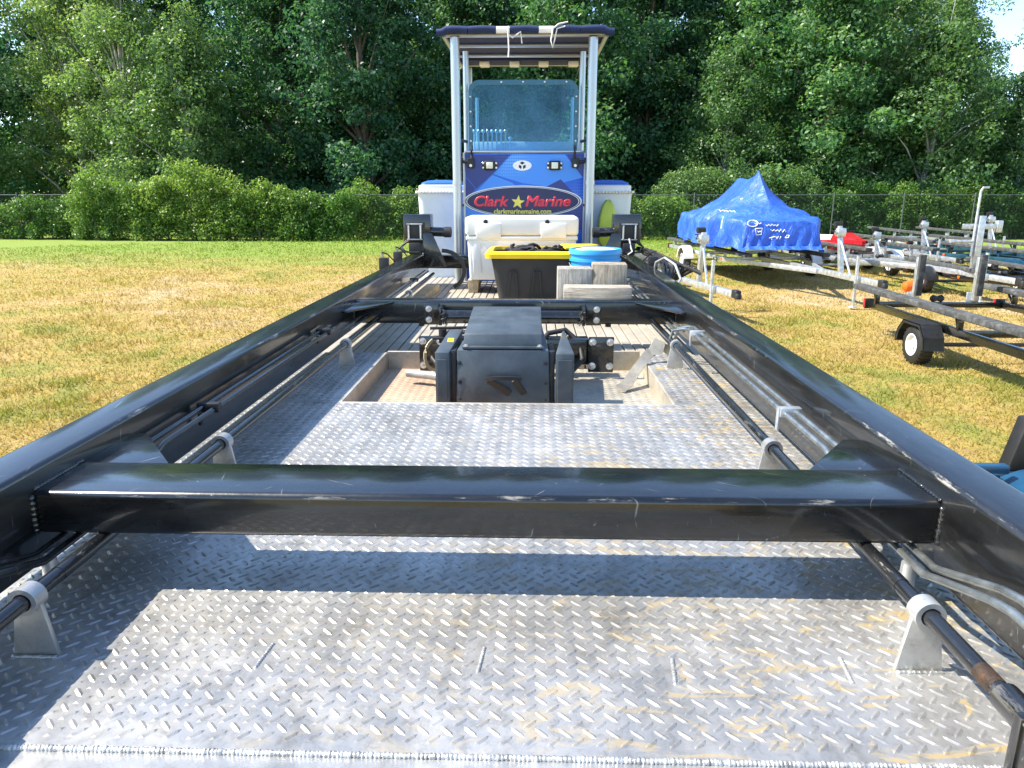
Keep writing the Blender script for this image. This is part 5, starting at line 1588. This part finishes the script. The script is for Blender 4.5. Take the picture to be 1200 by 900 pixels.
# ------------------------------------------------------------------ boat under blue tarp
def tarp_boat():
    bow = Vector((0.10, -3.3, 0)).normalized()
    side = Vector((-bow.y, bow.x, 0))         # to the right hand of view when looking at the bow
    org = Vector((5.2, 21.2, 0))
    root = thing('covered_boat', 'boat shrouded in a wrinkled bright blue tarp with white writing', 'boat', (org.x, org.y, 0.74))
    L = 5.1
    ns, nt_ = 72, 56
    def interp(u, tab):
        for (a, va), (b_, vb) in zip(tab, tab[1:]):
            if u <= b_:
                t = (u - a) / (b_ - a)
                return va + (vb - va) * t
        return tab[-1][1]
    ridge = [(0, 1.50), (.10, 1.66), (.26, 2.20), (.32, 2.36), (.38, 2.38), (.50, 2.34), (.59, 2.42), (.64, 2.54), (.69, 2.30), (.80, 1.88), (.93, 1.52), (1.0, 1.42)]
    halfw = [(0, 1.02), (.15, 1.12), (.6, 1.16), (.85, 1.04), (.95, .90), (1.0, .78)]
    sharp = [(0, .9), (.34, .62), (.5, .75), (.63, .50), (.8, .8), (1, .95)]
    V = []
    rr_ = np.random.default_rng(5)
    ph = rr_.uniform(0, 6.28, 12)
    for i in range(ns + 1):
        u = i / ns
        zr, hw_, sh = interp(u, ridge), interp(u, halfw), interp(u, sharp)
        zg_ = 1.42 + .06 * math.sin(u * 9 + .5)
        zb_ = 0.84 + .03 * math.sin(u * 23) + .03 * math.sin(u * 41 + 1)
        for j in range(nt_ + 1):
            t = -1 + 2 * j / nt_
            a = abs(t)
            if a < .70:
                q = a / .70
                z = zg_ + (zr - zg_) * (1 - q ** (0.62 + sh * .6)) * (1 - .16 * math.sin(q * math.pi))
                y = q * hw_
            else:
                q = (a - .70) / .30
                z = zg_ + (zb_ - zg_) * q
                y = hw_ * (1 + .05 * q)
            # wrinkles: radial folds under the peaks, vertical pleats on the skirt
            f = .034 * math.sin(u * 38 + a * 9 + ph[0]) * a + .024 * math.sin(u * 71 - a * 14 + ph[1]) * a
            f += .045 * math.sin((u - .63) * 60 * a + ph[2]) * max(0, 1 - abs(u - .63) * 4)
            yy_ = (1 if t >= 0 else -1) * (y + f * (1.4 if a > .7 else .6))
            z += f * (0.9 if a < .7 else .15)
            p_ = org + bow * (u * L) + side * yy_
            V.append((p_.x, p_.y, z))
    F = []
    w_ = nt_ + 1
    for i in range(ns):
        for j in range(nt_):
            F.append((i * w_ + j, (i + 1) * w_ + j, (i + 1) * w_ + j + 1, i * w_ + j + 1))
    # bow and stern curtains
    base = len(V)
    for e, i in ((1, ns), (-1, 0)):
        top = [V[i * w_ + j] for j in range(w_)]
        b0 = len(V)
        rows = 7
        for k in range(1, rows + 1):
            for j in range(w_):
                x, y, z = top[j]
                zt2 = z + (min(z, 0.84) - z) * (k / rows)
                push = (.10 * math.sin(k / rows * 1.5) + .03 * math.sin(j * .9 + k) * k / rows) * e
                if e > 0 and k == rows: push += .16
                V.append((x + bow.x * push, y + bow.y * push, zt2))
        for j in range(nt_):
            F.append((i * w_ + j, b0 + j, b0 + j + 1, i * w_ + j + 1))
        for k in range(rows - 1):
            for j in range(nt_):
                F.append((b0 + k * w_ + j, b0 + (k + 1) * w_ + j, b0 + (k + 1) * w_ + j + 1, b0 + k * w_ + j + 1))
    p = P(); p.v = V; p.f = F
    to = p.build('tarp', M['tarp'], root, ang=55)
    # hull below
    hl = P()
    secs = []
    for u, w, zk in ((0, .92, .76), (.5, 1.0, .74), (.8, .9, .76), (1.0, .55, .92)):
        c = org + bow * (u * (L - .1) + .05)
        secs.append([tuple(c + side * (sx_ * w) + Vector((0, 0, z))) for sx_, z in ((-1, 1.32), (-1, .98), (-.55, zk + .04), (0, zk), (.55, zk + .04), (1, .98), (1, 1.32))])
    n7 = 7
    fs_ = []
    for i in range(3):
        for k in range(n7):
            k2 = (k + 1) % n7
            fs_.append((i * n7 + k, i * n7 + k2, (i + 1) * n7 + k2, (i + 1) * n7 + k))
    fs_ += [tuple(range(n7))[::-1], tuple(3 * n7 + k for k in range(n7))]
    hl.add([q for s_ in secs for q in s_], fs_)
    hl.build('hull', M['oval_navy'], root, ang=30)
    # white scribbles on the cloth, dropped on by casting from the viewer's side
    bvh = BVHTree.FromPolygons([Vector(v) for v in V], F)
    def stroke(pts, r_=0.010):
        out = []
        for (px, py) in pts:
            d = ray(px, py).normalized()
            hit = bvh.ray_cast(CAM, d)
            if hit[0] is not None: out.append(hit[0] + (hit[1] if hit[1].dot(d) < 0 else -hit[1]) * .006)
        if len(out) > 1: return P().tube(out, r_, 5).build('white_writing', M['oval_white'], to, ang=60)
    def squig(x0, x1, y, amp, n, sl=0.0, seed=0):
        r_ = random.Random(seed)
        return [(x0 + (x1 - x0) * k / n, y + sl * k / n + amp * (1 if k % 2 else -1) * r_.uniform(.3, 1)) for k in range(n + 1)]
    stroke([(882 + 0 + 6.0 * math.cos(t), 262 + 3.6 * math.sin(t)) for t in [k * .45 for k in range(15)]])
    stroke(squig(884, 892, 262, 1.2, 4, 0, 1))
    stroke([(885, 268), (893, 267.5), (892, 275), (886, 275.5), (885, 268)])
    stroke(squig(887, 892, 271.5, 1.0, 4, 0, 2), .011)
    stroke(squig(897, 912, 264, 1.5, 8, 0, 3))
    stroke(squig(903, 921, 270, 2.0, 9, .8, 4))
    stroke([(901, 279), (908, 277.5)]); stroke([(904, 278), (904.5, 281)])
    stroke(squig(909, 915, 278.5, 1.8, 4, 0, 5)); stroke([(920, 279), (922, 275.5), (925, 276), (924, 278.5), (920.5, 279)])
    stroke(squig(843, 862, 247, 1.1, 9, 1.0, 6))
    stroke([(868, 233.5), (871, 232.8)], .014)
    stroke([(848, 254), (846, 262), (845.5, 268)], .012)
tarp_boat()

# red personal watercraft on its trailer
def watercraft():
    fw = Vector((0.2, -3.3, 0)).normalized(); sd = Vector((-fw.y, fw.x, 0))
    c0 = Vector((8.30, 22.1, 0.465))
    root = thing('red_watercraft', 'red personal watercraft with white seat right of the tarp', 'watercraft', c0)
    def T(u, v, z): return tuple(c0 + fw * u + sd * v * .9 + Vector((0, 0, z * .62)))
    q = P(); secs = []
    for u, w, zb_, zt2 in ((0, .48, .02, .42), (1.2, .58, 0, .46), (2.1, .50, .06, .56), (2.7, .26, .22, .60), (2.95, .05, .42, .58)):
        secs.append([T(u, -w, zt2), T(u, -w * 1.02, zt2 - .14), T(u, -w * .6, zb_ + .05), T(u, 0, zb_), T(u, w * .6, zb_ + .05), T(u, w * 1.02, zt2 - .14), T(u, w, zt2)])
    fs_ = []
    for i in range(4):
        for k in range(7):
            k2 = (k + 1) % 7
            fs_.append((i * 7 + k, i * 7 + k2, (i + 1) * 7 + k2, (i + 1) * 7 + k))
    fs_ += [tuple(range(7))[::-1], tuple(28 + k for k in range(7))]
    q.add([x for s_ in secs for x in s_], fs_)
    q.build('hull', M['red_plastic'], root, ang=40)
    def sect(pairs, mat, nm):
        p = P(); rs_ = []
        for u, w, z0, z1 in pairs: rs_.append([T(u, -w, z0), T(u, -w * .75, z1), T(u, w * .75, z1), T(u, w, z0)])
        loft(p, rs_); p.build(nm, mat, root, ang=40)
    sect([(.2, .26, .40, .62), (.8, .26, .42, .66), (1.5, .22, .44, .66), (1.75, .14, .44, .60)], M['white_plastic'], 'seat')
    sect([(1.6, .30, .44, .70), (1.9, .30, .50, .84), (2.3, .28, .54, .70), (2.7, .16, .57, .62)], M['red_plastic'], 'cowl')
    P().tube([T(1.75, -.34, .90), T(1.85, 0, .88), T(1.75, .34, .90)], .02, 8).build('handlebar', M['rubber'], root)
watercraft()

# orange and white float on the grass
bu = atZ(1068, 343, 0.0)
ob = thing('marker_float', 'orange and white float lying on the grass behind the black trailer', 'float', (bu.x, bu.y, 0))
P().lathe([(.02, -.22), (.09, -.18), (.135, -.05), (.135, .08), (.10, .18)], (0, 0, .135), (1, .2, 0), 20, True, True).build('float_body', M['orange'], ob, world=False)
P().lathe([(.10, .18), (.08, .23), (.03, .27), (.02, .36)], (0, 0, .135), (1, .2, 0), 16, False, True).build('float_nose', M['white_plastic'], ob, world=False)

# blue trailer corner just outside the right rail
bt = thing('blue_trailer_corner', 'blue steel fender and black guide post beyond the right rail', 'trailer', (1.75, 2.2, 0))
P().box(1.36, 1.52, 2.20, 2.235, 1.135, 1.165, 0.006, 2).build('blue_bar', M['blue_steel'], bt)
fpts = [(1.64 + .18 * math.sin(R(a)), 2.16 - .06 * a / 90, 0.97 + .17 * math.cos(R(a))) for a in range(-60, 91, 9)]
P().ribbon(fpts, (0.25, 1, 0), 0.16, 0.012).build('fender', M['blue_steel'], bt)
P().box(1.46, 1.52, 2.24, 2.32, 0.0, 1.12, 0.006).build('upright', M['blue_steel'], bt)
P().hexa([(1.60, 2.36, 1.0), (1.74, 2.36, 1.0), (1.74, 2.42, 1.0), (1.60, 2.42, 1.0)], [(1.66, 2.36, 1.27), (1.74, 2.36, 1.27), (1.74, 2.42, 1.27), (1.66, 2.42, 1.27)], 0.008).build('guide_pad', M['rubber'], bt)
P().box(1.48, 1.74, 2.30, 2.355, 1.04, 1.09, 0.005).build('guide_arm', M['black_dull'], bt)
P().box(1.36, 2.2, 2.24, 2.34, 0.0, 0.06, 0.006).build('foot_beam', M['blue_steel'], bt)
